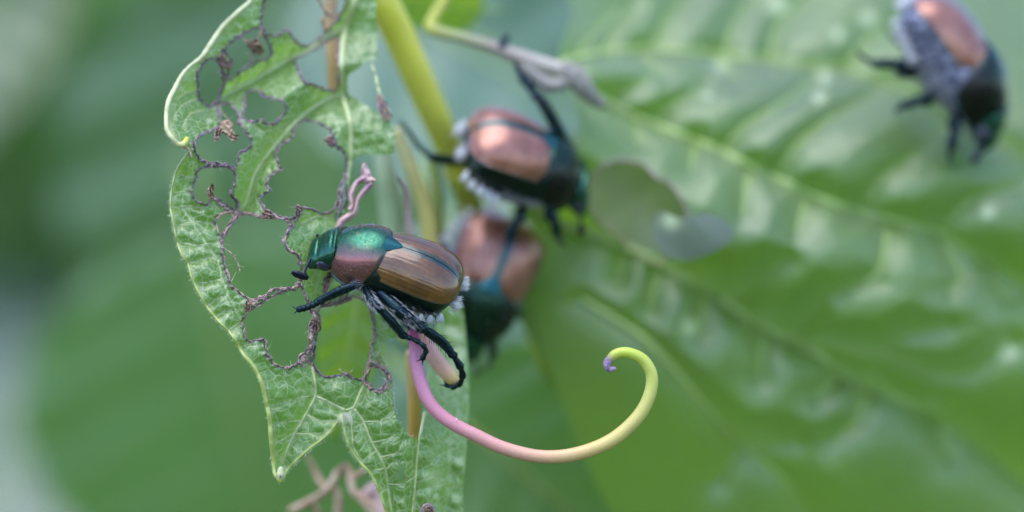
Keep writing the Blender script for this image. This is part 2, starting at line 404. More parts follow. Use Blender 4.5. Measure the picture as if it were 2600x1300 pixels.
simple_leaf('garden_leaf', 'dusky leaf between the wide teal leaf and the grey blue leaf', 40, 700, 23, 5.38, 3.33, -70, -45, mat='back')
simple_leaf('garden_leaf', 'flat teal leaf behind the yellow green stem', 1330, 190, 10, 5.0, 3.6, -30, 8, mat='back_teal')
simple_leaf('garden_leaf', 'large green leaf filling the view behind the eaten holes', 800, 600, 22, 9.03, 7.74, -85, -8, mat='back')
simple_leaf('garden_leaf', 'bluish green leaf under the curled tendril', 1300, 1030, 5, 3.4, 2.9, -70, 2, mat='back_teal')
simple_leaf('garden_leaf', 'deep green leaf low behind the pink tendril', 1390, 1250, 4, 2.6, 2.2, -40, -12, mat='back')
simple_leaf('garden_leaf', 'small dark leaf at the fork of the yellow shoot', 1075, 5, 2.6, 0.9, 0.5, 170, -35, mat='big')
simple_leaf('garden_leaf', 'pale green leaf seen through the torn hole of the ribbed leaf', 1655, 505, 3.2, 2.3, 1.9, -150, 12, mat='flap_pale', vein_r=0.002)
simple_leaf('garden_leaf', 'bright green leaf seen through the hole under the beetle', 885, 905, 1.6, 1.25, 0.52, -97, -12, yaw=12, mat='big')

# ================================================================= the large ribbed leaf
BIGD = TPS([(1430, 170, 1.6), (1500, 20, 2.45), (1900, -40, 3.3), (2650, -40, 3.9), (2164, 177, 2.55), (1819, 387, 1.75), (2145, 526, 1.75),
            (2650, 740, 2.3), (1649, 655, 1.65), (1940, 829, 1.8), (2144, 952, 1.95), (2600, 1208, 2.7), (1500, 1340, 2.6), (2000, 1340, 2.5),
            (1340, 600, 2.0), (1350, 900, 2.2), (2650, 400, 2.4), (1600, 900, 1.95), (1700, 300, 1.95), (2660, 1340, 3.0)], 0.002)
vA = S(cA, 60, 350, 180, 480, 420, 620, 660, 720, 900, 815, 1250, 985, 1600, 1130, 2080, 1262) + S(cB, 2000, 160, 2230, 300) + [(2680, 780)]
vB = S(cA, 60, 340, 280, 290, 560, 270, 840, 295, 1100, 320, 1380, 350, 1640, 385, 1900, 480, 2200, 630) + [(2500, 330), (2680, 440)]
vC = [(1335, 515)] + S(cB, 200, 20, 400, 90, 600, 180, 850, 320, 1100, 480, 1280, 560, 1450, 690, 1650, 780, 1850, 880, 2030, 1000, 2200, 1140) + [(2680, 1290)]
vD = [(1480, 760)] + S(cB, 560, 520, 700, 660, 820, 800, 1000, 1000, 1180, 1150) + [(2040, 1300)]
lat = [S(cA, 330, 570, 450, 480, 560, 400), S(cA, 560, 660, 680, 560, 850, 470), S(cA, 930, 820, 1050, 690, 1280, 550, 1420, 440), S(cA, 1220, 960, 1350, 780, 1530, 640, 1760, 520),
       S(cA, 1680, 1140, 1800, 970, 2040, 800, 2160, 660), S(cA, 2090, 1262, 2300, 1090, 2570, 1010), S(cA, 450, 640, 480, 780), S(cA, 790, 780, 760, 920), S(cA, 1080, 920, 1040, 1170), S(cA, 1400, 1060, 1330, 1270),
       S(cA, 130, 330, 220, 200, 340, 60), S(cA, 290, 290, 340, 180, 430, 50), S(cA, 560, 270, 650, 100, 760, -40), S(cA, 950, 300, 990, 150, 1080, 0), S(cA, 1190, 330, 1230, 160, 1400, -20), S(cA, 1600, 380, 1720, 220, 1880, 120, 2000, 0),
       S(cA, 470, 270, 620, 420), S(cA, 900, 300, 1000, 430), S(cB, 1640, 40, 1600, 240, 1430, 340), S(cB, 1880, 110, 1960, 260, 1900, 330), S(cB, 2080, 220, 2160, 350),
       S(cB, 960, 390, 1080, 270, 1200, 180), S(cB, 1240, 540, 1380, 345, 1600, 280), S(cB, 1290, 560, 1600, 590, 1850, 690, 2010, 680, 2180, 560), S(cB, 1640, 590, 1720, 520, 1900, 480),
       S(cB, 500, 150, 470, 260), S(cB, 650, 220, 600, 400), S(cB, 850, 330, 820, 490), S(cB, 1100, 490, 1080, 700), S(cB, 1430, 690, 1330, 780), S(cB, 1850, 880, 1900, 1040), S(cB, 1000, 1000, 900, 1150), S(cB, 1000, 1000, 1250, 990), S(cB, 1560, 740, 1500, 900, 1380, 980)]
big_out = [(1418, 150), (1432, 90), (1452, 40), (1470, -60), (2000, -80), (2690, -80), (2690, 500), (2690, 1370), (2200, 1390), (1640, 1390), (1520, 1240), (1440, 1060), (1395, 940), (1330, 830), (1290, 700), (1290, 560), (1330, 480), (1440, 430), (1475, 330), (1450, 240)]
big_hole = S(cA, 330, 880, 470, 880, 560, 960, 640, 1000, 690, 1060, 730, 1130, 740, 1180, 700, 1290, 640, 1400, 560, 1430, 430, 1340, 340, 1260, 250, 1200, 180, 1060, 220, 960)
def softd(d, wid): return np.sqrt(d * d + (0.09 * wid) ** 2) - 0.09 * wid
def relief(p, veins):
    a = np.zeros(len(p)); b = np.zeros(len(p))
    for line, amp, wid, vw in veins:
        v = amp * np.exp(-softd(seg_dist(p, line), wid) / wid)
        if wid >= 48: a = np.maximum(a, v)
        else: b = np.maximum(b, v)
    return a + b
def veined_leaf(root, outer, holes, depth, veins, step, mat, spots=(), seed=0, rag=0.02, jag=1.2, margin_w=0.0, necro_w=6.0, pillow=0.0, margin_skip=None, bstep=None, ruff=0.0, clean=(), margins=()):
    V, F, loops = lamina_mesh(outer, holes, step, jag, seed=seed, bstep=bstep)
    Y = depth(V); vein = np.zeros(len(V))
    dmin = np.full(len(V), 1e9)
    Y += relief(V, veins)
    for line, amp, wid, vw in veins:
        d = seg_dist(V, line); dmin = np.minimum(dmin, d / (wid + 1e-9))
        if vw: vein = np.maximum(vein, np.exp(-(d / vw) ** 2))
    if pillow: Y -= pillow * (1 - np.exp(-dmin))
    if ruff: Y += ruff * vnoise(V, 90, seed + 3) + 0.5 * ruff * vnoise(V, 38, seed + 4)
    nec = np.zeros(len(V))
    for hi_, h in enumerate(loops[1:]):
        if hi_ in clean: continue
        d = seg_dist(V, h, True); nec = np.maximum(nec, np.exp(-d / necro_w))
    Y += rag * nec * vnoise(V, 14, seed)
    mg = np.zeros(len(V))
    for ml, mw in margins: mg = np.maximum(mg, 0.9 * np.exp(-(seg_dist(V, ml) / mw) ** 2))
    sp = np.zeros(len(V))
    for (x, y, r) in spots: sp = np.maximum(sp, np.exp(-(((V - (x, y)) ** 2).sum(1) / r ** 2) ** 1.5))
    P = Warr(V, Y)
    o = mk('lamina', P, orient(P, F), mat, root, {'vein': vein, 'margin': mg, 'spot': sp, 'necro': nec})
    def surf(pts, off=0.0):
        p = np.asarray(pts, float); y = depth(p)
        y += relief(p, veins)
        if pillow:
            dm = np.full(len(p), 1e9)
            for line, amp, wid, vw in veins: dm = np.minimum(dm, seg_dist(p, line) / wid)
            y -= pillow * (1 - np.exp(-dm))
        if ruff: y += ruff * vnoise(p, 90, seed + 3) + 0.5 * ruff * vnoise(p, 38, seed + 4)
        return Warr(p, y - off)
    return o, surf, loops
big = empty('ribbed_leaf', W(1430, 170, 1.6)); 
tag(big, 'very large ribbed green leaf with pale veins behind the beetles', 'leaf')
big.location = (0, 0, 0)
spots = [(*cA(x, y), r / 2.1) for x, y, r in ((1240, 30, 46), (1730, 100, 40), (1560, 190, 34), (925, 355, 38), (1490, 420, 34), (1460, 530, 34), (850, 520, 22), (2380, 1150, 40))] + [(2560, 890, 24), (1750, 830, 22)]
bv = [(vA, 0.30, 80, 13), (vB, 0.26, 70, 10), (vC, 0.38, 88, 14), (vD, 0.14, 60, 10)] + [(l, 0.17, 44, 5) for l in lat]
_, bsurf, bloops = veined_leaf(big, big_out, [big_hole], BIGD, bv, 8, M['big'], spots, seed=3, jag=1.5, pillow=0.0)
for l, r in ((vA, 13), (vB, 10), (vC, 15), (vD, 11)):
    P = bsurf(densify(l, 40)[:-max(1, int(40 / 40))], 0.0); P = bsurf(catmull(l, 40), 0.010)
    tube('vein', P, np.linspace(r, r * 0.5, 40) / PXU, M['vein_green'], big, seg=8, n=80)
for l in lat:
    P = bsurf(catmull(l, 8), 0.006); tube('vein', P, np.linspace(5.5, 2.2, 8) / PXU, M['vein_green'], big, seg=6, n=16)
# pale torn flap in the hole of the large leaf
fl = S(cA, 560, 1180, 610, 1150, 700, 1190, 760, 1170, 840, 1160, 930, 1190, 990, 1250, 985, 1310, 930, 1350, 850, 1390, 740, 1420, 640, 1400, 570, 1320)
Vf, Ff, _l = lamina_mesh(fl, [], 7, 0.8, seed=8)
Yf = 1.48 + 0.03 * vnoise(Vf, 300, 4) + 0.0002 * (Vf[:, 1] - 560); Pf = Warr(Vf, Yf); z0 = np.zeros(len(Vf))
M['flap'] = leaf_material('torn_flap_grey', (0.09, 0.13, 0.09), (0.13, 0.17, 0.12), (0.15, 0.2, 0.15), (0.10, 0.16, 0.06), retic=5, line=0.2, rough=0.5, trans=0.2, bump=0.3)
mk('torn_flap', Pf, orient(Pf, Ff), M['flap'], big, {'vein': z0, 'margin': z0, 'spot': np.exp(-(((Vf - cA(650, 1200)) ** 2).sum(1) / 22 ** 2)), 'necro': z0})
tube('chewed_edge', Warr(bloops[1][::3], BIGD(bloops[1][::3]) + 0.01), 1.6 / PXU, M['dry_pink'], big, seg=6, n=120, rough=0.4)

# ================================================================= stems
M['stem_yellow'] = stem_material('stem_yellow_green', ((0, (0.56, 0.54, 0.05)), (0.5, (0.60, 0.58, 0.07)), (1, (0.44, 0.45, 0.04))), 0.45, 6, 0.1)
st = empty('vine_stem', W(1060, 260, 1.2)); st.location = (0, 0, 0)
tag(st, 'thick smooth yellow green vine stem sloping down between the leaves', 'stem')
P = [W(*ov(x, y), Y) for x, y, Y in ((925, -60, 1.35), (965, 10, 1.4), (1005, 90, 1.5), (1045, 180, 1.6), (1090, 280, 1.75), (1130, 370, 1.9), (1165, 450, 2.05), (1190, 540, 2.25))]
tube('stalk', P, [0.115, 0.112, 0.11, 0.108, 0.105, 0.10, 0.095, 0.09], M['stem_yellow'], st, seg=16, n=60)
tube('node', [W(*ov(1154, 425), 2.0), W(*ov(1170, 465), 2.08)], [0.112, 0.108], M['stem_yellow'], st, seg=14)
M['shoot'] = stem_material('shoot_yellow_to_mauve', ((0, (0.30, 0.33, 0.02)), (0.28, (0.34, 0.36, 0.05)), (0.45, (0.30, 0.33, 0.15)), (0.62, (0.30, 0.25, 0.22)), (1, (0.42, 0.38, 0.34))), 0.55, 10, 0.05)
sh = empty('side_shoot', (0, 0, 0)); tag(sh, 'thin forked shoot turning from yellow green to dry mauve', 'shoot')
P = [W(*ov(x, y), Y) for x, y, Y in ((1140, -40, 1.9), (1112, 10, 1.8), (1082, 66, 1.65), (1110, 82, 1.6), (1180, 100, 1.6), (1250, 122, 1.6), (1310, 145, 1.6), (1370, 165, 1.6), (1425, 178, 1.58))]
tube('stalk', P, [0.042, 0.042, 0.045, 0.042, 0.04, 0.045, 0.055, 0.06, 0.05], M['shoot'], sh, seg=12, n=60)
P = [W(*ov(x, y), Y) for x, y, Y in ((1425, 178, 1.58), (1448, 196, 1.58), (1468, 222, 1.6), (1492, 248, 1.66), (1515, 262, 1.72))]
tube('dry_vein', P, [0.075, 0.08, 0.07, 0.05, 0.035], M['dry_grey'], sh, seg=10, n=40, rough=0.08)
P = [W(*ov(x, y), Y) for x, y, Y in ((1310, 150, 1.6), (1345, 190, 1.57), (1390, 215, 1.56), (1440, 200, 1.57))]
tube('dry_vein', P, [0.04, 0.05, 0.05, 0.05], M['dry_grey'], sh, seg=8, n=30, rough=0.1)
tube('bud', [W(*ov(1262, 118), 1.58), W(*ov(1276, 92), 1.58)], [0.035, 0.022], dry_material('dark_bud', (0.015, 0.02, 0.03), (0.03, 0.04, 0.06), (0.05, 0.06, 0.08)), sh, seg=10)
def stem(name, label, pts, R, stops, cat='stem', **k):
    m = stem_material(name + '_mat', stops, k.pop('rough_', 0.5), 8, 0.08)
    e = empty(name); tag(e, label, cat)
    P = [W(x, y, Y) for x, y, Y in pts]
    tube('stalk', P, R, m, e, seg=12, n=50)
    # small swollen node where the stalk ends
    d = (P[-1] - P[-2]).normalized() * R[-1]
    tube('node', [P[-1] - d, P[-1] + d * 0.5], [R[-1] * 1.12, R[-1] * 1.05], m, e, seg=12)
    return e
stem('pale_stalk', 'pale grey green stalk behind the pink withered ribbon', [(968, 380, 1.7), (980, 450, 1.7), (992, 530, 1.75), (1000, 640, 1.8)], [.06, .075, .08, .08], ((0, (0.32, 0.40, 0.26)), (1, (0.28, 0.38, 0.22))))
stem('yellow_stalk', 'straw yellow stalk leaning behind the hero beetle', [(1008, 335, 1.5), (1045, 430, 1.5), (1080, 530, 1.55), (1100, 660, 1.6)], [.04, .05, .055, .055], ((0, (0.45, 0.43, 0.20)), (1, (0.48, 0.38, 0.10))))
stem('olive_stalk', 'olive green stalk beside the dark green gap', [(1098, 410, 2.0), (1108, 500, 2.0), (1112, 640, 2.1)], [.045, .05, .05], ((0, (0.24, 0.32, 0.08)), (1, (0.30, 0.33, 0.08))))
stem('mauve_stalk', 'thin dry mauve stalk behind the wing cases', [(1012, 452, 0.8), (1030, 480, 0.8), (1036, 540, 0.85), (1044, 640, 0.9)], [.010, .016, .028, .03], ((0, (0.10, 0.07, 0.06)), (0.4, (0.25, 0.17, 0.15)), (1, (0.42, 0.32, 0.30))))
stem('ochre_stalk', 'ochre brown stalk behind the upper leaf junction', [(838, -20, 1.2), (842, 80, 1.2), (846, 160, 1.2), (850, 250, 1.25)], [.045, .045, .045, .04], ((0, (0.36, 0.24, 0.12)), (1, (0.45, 0.28, 0.10))))
stem('orange_stalk', 'orange brown vertical stalk behind the pink tendril', [(1044, 900, .75), (1050, 1000, .75), (1052, 1100, .75), (1050, 1330, .8)], [.042, .042, .043, .045], ((0, (0.42, 0.30, 0.14)), (0.45, (0.52, 0.30, 0.05)), (1, (0.45, 0.22, 0.03))))
stem('green_stalk', 'yellow green stalk running down below the dark beetle', [(1325, 740, 2.3), (1370, 850, 2.3), (1400, 930, 2.4), (1480, 1040, 2.75), (1600, 1180, 3.3), (1700, 1340, 3.6)], [.085, .095, .09, .07, .07, .07], ((0, (0.30, 0.38, 0.02)), (0.3, (0.30, 0.38, 0.03)), (0.5, (0.12, 0.24, 0.02)), (1, (0.12, 0.24, 0.02))))

# curled tendril
M['tendril'] = stem_material('tendril_pink_to_yellow', ((0, (0.42, 0.07, 0.22)), (0.07, (0.55, 0.21, 0.38)), (0.25, (0.57, 0.22, 0.29)), (0.42, (0.60, 0.31, 0.23)), (0.55, (0.57, 0.41, 0.16)), (0.72, (0.53, 0.52, 0.14)), (0.9, (0.44, 0.53, 0.06)), (0.965, (0.42, 0.46, 0.06)), (1.0, (0.22, 0.13, 0.22))), 0.38, 9, 0.25, speck=0.5, fiber=0.2, spec=0.4)
te = empty('curled_tendril', W(1054, 874, 0.02)); te.location = (0, 0, 0)
tag(te, 'smooth leafless tendril curling from pink to yellow at its hooked tip', 'tendril')
tp = [(1050, 846), (1054, 874), (1056, 912), (1067, 964), (1084, 1011), (1114, 1049), (1156, 1079), (1208, 1105), (1259, 1130), (1310, 1147), (1370, 1159), (1434, 1158), (1498, 1143), (1554, 1117), (1601, 1079), (1635, 1036), (1653, 989), (1654, 951), (1639, 921), (1618, 904), (1588, 895), (1562, 900), (1545, 917)]
tr_ = [15, 16, 16.5, 17, 17, 17, 17, 17, 17, 17, 17, 17.5, 18, 18, 17.5, 17, 16, 15.5, 15, 14.5, 14, 13, 11]
P = [W(x, y, 0.03 + 0.02 * math.sin(i * 0.5)) for i, (x, y) in enumerate(tp)]
tube('stalk', P, np.array(tr_) / PXU, M['tendril'], te, seg=20, n=150)
tip = dry_material('tendril_tip_purple', (0.10, 0.06, 0.12), (0.25, 0.17, 0.28), (0.45, 0.36, 0.38), 40, 0.5)
tube('tip', [W(1546, 914, .01), W(1541, 926, 0.0), (W(1547, 937, 0.0)), W(1560, 936, 0.0)], np.array([11.3, 11, 9, 6]) / PXU, tip, te, seg=14, n=24, rough=0.06)
for x, y in ((1158, 1068), (1259, 1124), (1070, 905), (1430, 1150)):
    tube('scar', [W(x, y, -0.012), W(x + 2, y - 5, -0.013)], [1.6 / PXU, 1.2 / PXU], M['hair_pale'], te, seg=6, n=4)
M['stub'] = stem_material('stub_pink_peach', ((0, (0.38, 0.14, 0.10)), (0.4, (0.60, 0.32, 0.28)), (0.8, (0.62, 0.36, 0.24)), (1, (0.60, 0.40, 0.16))), 0.4, 9, 0.2)
sb = empty('cut_stalk', (0, 0, 0)); tag(sb, 'short pink peach stalk gripped by the hind leg of the beetle', 'stalk')
P = [W(*c6(x, y), Y) for x, y, Y in ((1200, 420, .45), (1270, 530, .4), (1360, 690, .36), (1450, 820, .33), (1530, 910, .3), (1590, 975, .28))]
tube('stalk', P, np.array([18, 20, 21, 21, 20, 17]) / PXU, M['stub'], sb, seg=16, n=40)
tube('cut_end', [P[-1], P[-1] + (P[-1] - P[-2]) * 0.12], np.array([17.5, 13]) / PXU, M['stem_yellow'], sb, seg=16)

# ================================================================= the chewed leaf
HD = TPS([(430, 300, 0.0), (460, 350, -.05), (640, -20, .5), (870, 100, .62), (870, 240, .52), (950, 100, .72), (990, 340, .58), (890, 420, .5), (720, 350, .2), (630, 500, .06),
          (440, 440, .12), (440, 540, .06), (480, 680, 0.0), (600, 850, -.05), (700, 1200, .07), (690, 1000, -.01), (860, 1060, .08), (960, 1000, .08), (980, 1290, .14), (1060, 1100, .10),
          (870, 540, .36), (800, 590, .24), (745, 620, .12), (775, 750, .12), (790, 830, .10), (960, 820, .38), (1010, 870, .4), (560, 260, .3), (520, 320, .12), (900, 700, .46), (540, 640, .03), (980, 720, .5), (1000, 600, .55)], 0.001)
h_out = [(630, -30), (637, 0), (602, 33), (564, 71), (534, 114), (511, 146), (483, 167), (461, 192), (443, 227), (430, 252), (423, 283), (423, 323), (430, 340), (443, 358), (461, 368), (472, 372), (480, 383), (471, 397),
         (456, 419), (443, 449), (435, 489), (433, 527), (438, 557), (445, 593), (451, 618), (463, 650), (478, 673), (488, 708), (508, 749), (531, 787), (564, 825), (592, 855), (617, 898), (646, 934), (665, 975), (677, 1024), (685, 1065), (688, 1111), (693, 1158), (697, 1198), (704, 1214), (711, 1223), (719, 1214),
         (726, 1198), (749, 1173), (786, 1139), (823, 1111), (848, 1083), (860, 1062), (867, 1053), (871, 1074), (879, 1111), (892, 1145), (916, 1176), (941, 1204), (960, 1242), (972, 1273), (984, 1310), (990, 1345),
         (1048, 1345), (1050, 1297), (1058, 1200), (1064, 1118), (1048, 1112), (1028, 1100), (1012, 1076), (1003, 1050), (998, 1024), (996, 990), (997, 970)] + \
        [(990, 948), (978, 925), (966, 900), (958, 880), (975, 862), (1003, 858), (1034, 888), (1040, 880), (1010, 845), (985, 800), (975, 740), (960, 690), (930, 640), (905, 600), (872, 560), (878, 520), (886, 470), (890, 430), (900, 402), (920, 393), (960, 391), (1000, 388), (1003, 340), (988, 306), (960, 287), (930, 268), (900, 250), (884, 238), (882, 195), (905, 176), (935, 155), (957, 143), (955, 50), (935, -30)]
holes = [
 S(c1, 1140, -60, 1060, 130, 1048, 230, 1080, 300, 1130, 350, 1240, 330, 1280, 290, 1330, 300, 1370, 370, 1430, 440, 1500, 460, 1600, 400, 1680, 320, 1760, 250, 1850, 130, 1860, -40),
 S(c1, 650, 520, 700, 540, 760, 630, 715, 700, 705, 800, 760, 770, 840, 710, 930, 650, 1000, 610, 1080, 590, 1130, 540, 1130, 460, 1080, 380, 1045, 300, 980, 295, 850, 350, 750, 430, 690, 490),
 S(c1, 480, 620, 420, 720, 408, 850, 430, 980, 480, 1050, 540, 1075, 620, 960, 655, 800, 640, 690, 600, 610, 540, 600),
 S(c1, 880, 1000, 870, 1100, 875, 1180, 950, 1230, 1020, 1190, 1060, 1200, 1100, 1240, 1180, 1230, 1260, 1150, 1300, 1090, 1250, 1020, 1150, 1000, 1060, 970, 1020, 920, 950, 910, 890, 950),
 S(c1, 640, 1050, 720, 1040, 770, 1090, 820, 1190) + S(c2, 810, 50, 870, 120, 920, 190, 930, 260, 880, 330, 820, 340, 800, 430, 765, 495, 680, 462, 580, 455, 500, 435, 430, 400, 385, 350, 375, 270, 395, 210, 480, 155, 570, 115, 640, 75) + S(c1, 625, 1150, 610, 1090),
 S(c2, 490, 490, 580, 495, 680, 485, 755, 530, 775, 600, 765, 680, 725, 750, 735, 795, 780, 835, 800, 880, 785, 920, 740, 900, 690, 865, 620, 820, 570, 790, 520, 810, 510, 860, 460, 860, 400, 830, 370, 790, 350, 720, 370, 660, 400, 600, 390, 560, 430, 520),
 S(c2, 600, 1000, 670, 955, 730, 965, 765, 990, 730, 1050, 680, 1130, 650, 1160, 620, 1150, 590, 1080, 582, 1030),
 S(c2, 1370, 130, 1400, 70, 1480, 30, 1560, 30, 1650, 70, 1720, 120, 1780, 200, 1780, 280, 1850, 320, 1885, 380, 1895, 460, 1880, 600, 1840, 680, 1820, 780, 1800, 880, 1760, 930, 1700, 950, 1620, 940, 1560, 910, 1480, 900, 1400, 880, 1410, 960, 1380, 1005, 1330, 1015, 1280, 1000, 1190, 970, 1110, 935, 1075, 920, 1060, 880, 1030, 830, 1050, 790, 1110, 750, 1150, 740, 1110, 680, 1130, 600, 1190, 540, 1270, 520, 1220, 470, 1200, 370, 1230, 290, 1300, 240, 1370, 190),
 S(c2, 820, 975, 900, 970, 1000, 1000, 1080, 1010, 1180, 1005, 1290, 1040, 1325, 1085, 1285, 1180, 1260, 1230) + S(c3, 1265, 60, 1315, 145, 1410, 195, 1435, 330, 1425, 430, 1380, 500, 1250, 518, 1150, 530, 1080, 605, 930, 635, 880, 590, 740, 500, 720, 420, 680, 300, 665, 200, 660, 100, 665, 0) + S(c2, 680, 1180, 740, 1090, 795, 1010),
 S(c3, 935, 745, 1050, 685, 1110, 640, 1250, 570, 1400, 530, 1430, 490, 1500, 660, 1530, 740, 1560, 830, 1520, 900, 1520, 1000, 1510, 1130, 1430, 1215, 1420, 1270) + S(c4, 690, 60, 600, 100, 560, 105, 470, 75, 430, 10) + S(c3, 1100, 1170, 1085, 1040, 1020, 1045, 920, 1045, 880, 1000, 870, 900, 860, 850, 890, 780),
 S(c6, 330, 300, 345, 450, 310, 600, 285, 780, 275, 830, 335, 905, 385, 935, 520, 925, 580, 915, 650, 950, 735, 962, 790, 820, 810, 640, 842, 560, 822, 400, 795, 290, 740, 215, 600, 205, 470, 250, 400, 285),
 S(c6, 818, 850, 860, 850, 920, 880, 955, 940, 950, 1000, 915, 1050, 880, 1068, 830, 1045, 785, 1000, 775, 965, 800, 915),
 S(c4, 1478, 850, 1488, 955, 1420, 990, 1515, 1036, 1562, 1026, 1540, 955, 1508, 890),
 S(c1, 1390, 590, 1500, 540, 1700, 430, 1810, 385, 1820, 500, 1812, 750, 1800, 880, 1760, 920, 1650, 870, 1540, 840, 1450, 780, 1420, 690),
 S(c3, 1690, 430, 1760, 410, 1860, 480, 1900, 520, 1790, 560, 1700, 610),
]
hv_main = S(c1, 2010, -80, 1985, 0, 1930, 200, 1870, 400, 1850, 700, 1862, 950, 1930, 1200) + S(c2, 1945, 200, 1940, 420, 1905, 600)
hv_sec = S(c1, 1870, 290, 1700, 365, 1500, 520, 1300, 610, 1000, 790, 720, 940, 580, 1040)
hv_thr = S(c1, 1862, 940, 1700, 1000, 1500, 1130, 1340, 1275) + S(c2, 1250, 190, 1080, 400, 970, 580, 900, 830, 840, 925)
hv_bl = S(c4, 770, 60, 800, 200, 805, 340, 700, 540, 600, 720, 540, 900)       # pointed lobe
hv_bl2 = S(c4, 805, 340, 900, 380, 1040, 450)
hv_br = S(c4, 1210, 230, 1160, 340, 1120, 430, 1060, 455)
hv_br2 = S(c4, 1130, 450, 1200, 550, 1270, 720, 1340, 840, 1385, 960, 1410, 1150, 1440, 1330)
hv_br3 = S(c4, 1090, 470, 1105, 620, 1120, 760, 1180, 870)
hv_br4 = S(c4, 1700, 480, 1660, 700, 1640, 900, 1625, 1100, 1600, 1320)
hv_rim = S(c2, 400, 480, 330, 600, 260, 720, 245, 900) + S(c3, 600, 230, 650, 420, 710, 590, 800, 760, 860, 850)
hv_chunk = S(c2, 1440, 1060, 1600, 990, 1780, 985)
hlat = [S(c4, 700, 540, 480, 560), S(c4, 640, 640, 500, 720), S(c4, 800, 330, 620, 370, 440, 420), S(c4, 720, 490, 860, 540, 960, 540), S(c4, 640, 650, 760, 650, 850, 640),
        S(c4, 1200, 550, 1330, 540, 1440, 470), S(c4, 1270, 720, 1400, 690, 1480, 640), S(c4, 1200, 560, 1130, 600), S(c4, 1340, 840, 1480, 800, 1530, 690), S(c4, 1385, 940, 1480, 850), S(c4, 1400, 1060, 1520, 1060, 1620, 1000), S(c4, 1310, 790, 1200, 860), S(c4, 1380, 930, 1270, 950), S(c4, 1405, 1100, 1340, 1130),
        S(c3, 310, 270, 480, 225, 620, 190), S(c3, 220, 60, 400, 90, 600, 60), S(c3, 430, 470, 560, 450, 660, 420), S(c3, 510, 690, 620, 620, 700, 590), S(c3, 600, 800, 700, 740, 800, 740), S(c3, 720, 940, 800, 880, 850, 860), S(c3, 850, 1110, 950, 1060),
        S(c2, 150, 900, 330, 880, 440, 900), S(c2, 210, 1080, 400, 1040, 560, 1060), S(c2, 170, 750, 260, 740, 340, 760), S(c2, 230, 560, 330, 600, 390, 590),
        S(c1, 380, 1000, 250, 1060, 160, 1180), S(c1, 470, 1110, 330, 1150, 250, 1280), S(c1, 420, 900, 300, 930, 190, 1000), S(c1, 1000, 790, 1100, 640, 1120, 590), S(c1, 1300, 610, 1360, 470), S(c1, 720, 940, 800, 800)]
hl = empty('chewed_leaf', (0, 0, 0)); tag(hl, 'hanging green leaf eaten to lace with purple brown hole edges', 'leaf')
hvv = [(hv_main, .10, 50, 6), (hv_sec, .30, 65, 6), (hv_thr, .30, 58, 5), (hv_bl, .07, 34, 5), (hv_bl2, .05, 25, 4), (hv_br, .06, 25, 4), (hv_br2, .06, 30, 3.5), (hv_br3, .03, 20, 3), (hv_br4, .05, 30, 4), (hv_rim, .03, 20, 2), (hv_chunk, .05, 22, 2)] + [(l, .03, 13, 1.6) for l in hlat]
lam, hsurf, hloops = veined_leaf(hl, h_out, holes, HD, hvv, 4.6, M['hero'], [(*c1(520, 1215), 7)], seed=21, rag=0.035, jag=1.8, necro_w=6.5, pillow=0.02, bstep=3.6, ruff=0.012, clean=(12,), margins=((h_out[1:15], 13), (h_out[17:41], 7), (h_out[41:58], 5)))
for l, r0, r1 in ((hv_main, 9, 5), (hv_sec, 7, 2.5), (hv_thr, 5, 2.2), (hv_bl, 4.5, 2.5), (hv_bl2, 3, 4), (hv_br, 2.5, 4), (hv_br2, 3, 1.8), (hv_br3, 2.5, 1.4), (hv_br4, 4.5, 3.5), (hv_chunk, 2, 1.2)):
    n = max(8, len(l) * 4); C = catmull(l, n); tube('vein', hsurf(C, 0.004), np.linspace(r0, r1, n) / PXU, M['vein'], hl, seg=8, n=n * 2)
for l in hlat:
    C = catmull(l, 8); tube('vein', hsurf(C, 0.001), np.linspace(2.0, 1.0, 8) / PXU, M['vein'], hl, seg=6, n=14)
# rolled margins
i0 = 15
def edge_tube(name, pts, R, mat, seg=10, off=0.0, rough=0.09):
    pts = catmull(pts, len(pts) * 4); P = hsurf(pts, off); tube(name, P, np.asarray(R) / PXU, mat, hl, seg=seg, n=len(pts) * 2, rough=rough)
edge_tube('rolled_margin', h_out[0:14] + [(452, 366), (463, 367), (471, 360), (474, 352)], [5, 6, 6.5, 7, 7, 6, 4, 5, 6.5, 6.5, 6, 6, 6, 6.5, 7, 8, 8, 6], M['margin'], 12, 0.008)
edge_tube('rolled_margin', [(461, 366), (472, 373), (481, 384), (486, 398)], [6, 5, 4, 3], M['dry_tan'], 8, 0.0, 0.15)
edge_tube('rolled_margin', h_out[16:41], [2.2] + [2.6] * 14 + [3.5, 4.5, 5, 5.5, 6, 6, 6, 5.5, 5, 4], M['margin_green'], 10, 0.006)
edge_tube('rolled_margin', h_out[41:50], [3, 4, 3.6, 3.2, 3, 3, 3, 3, 3.5], M['margin_green'], 8, 0.003)
edge_tube('rolled_margin', h_out[49:59], [3.5, 4, 4, 3.6, 3.6, 3.6, 3.6, 3.6, 3.6, 3.6], M['margin_green'], 8, 0.003)
tube('leaf_tip', [W(713, 1190, .05), W(712, 1204, .05), W(711, 1219, .06)], np.array([7, 10, 7]) / PXU, M['margin'], hl, seg=12, n=14, rough=0.05)
tube('tip_pore', [W(712, 1208, .028), W(712, 1212, .027)], np.array([2.6, 2.2]) / PXU, M['dry_purple'], hl, seg=8)
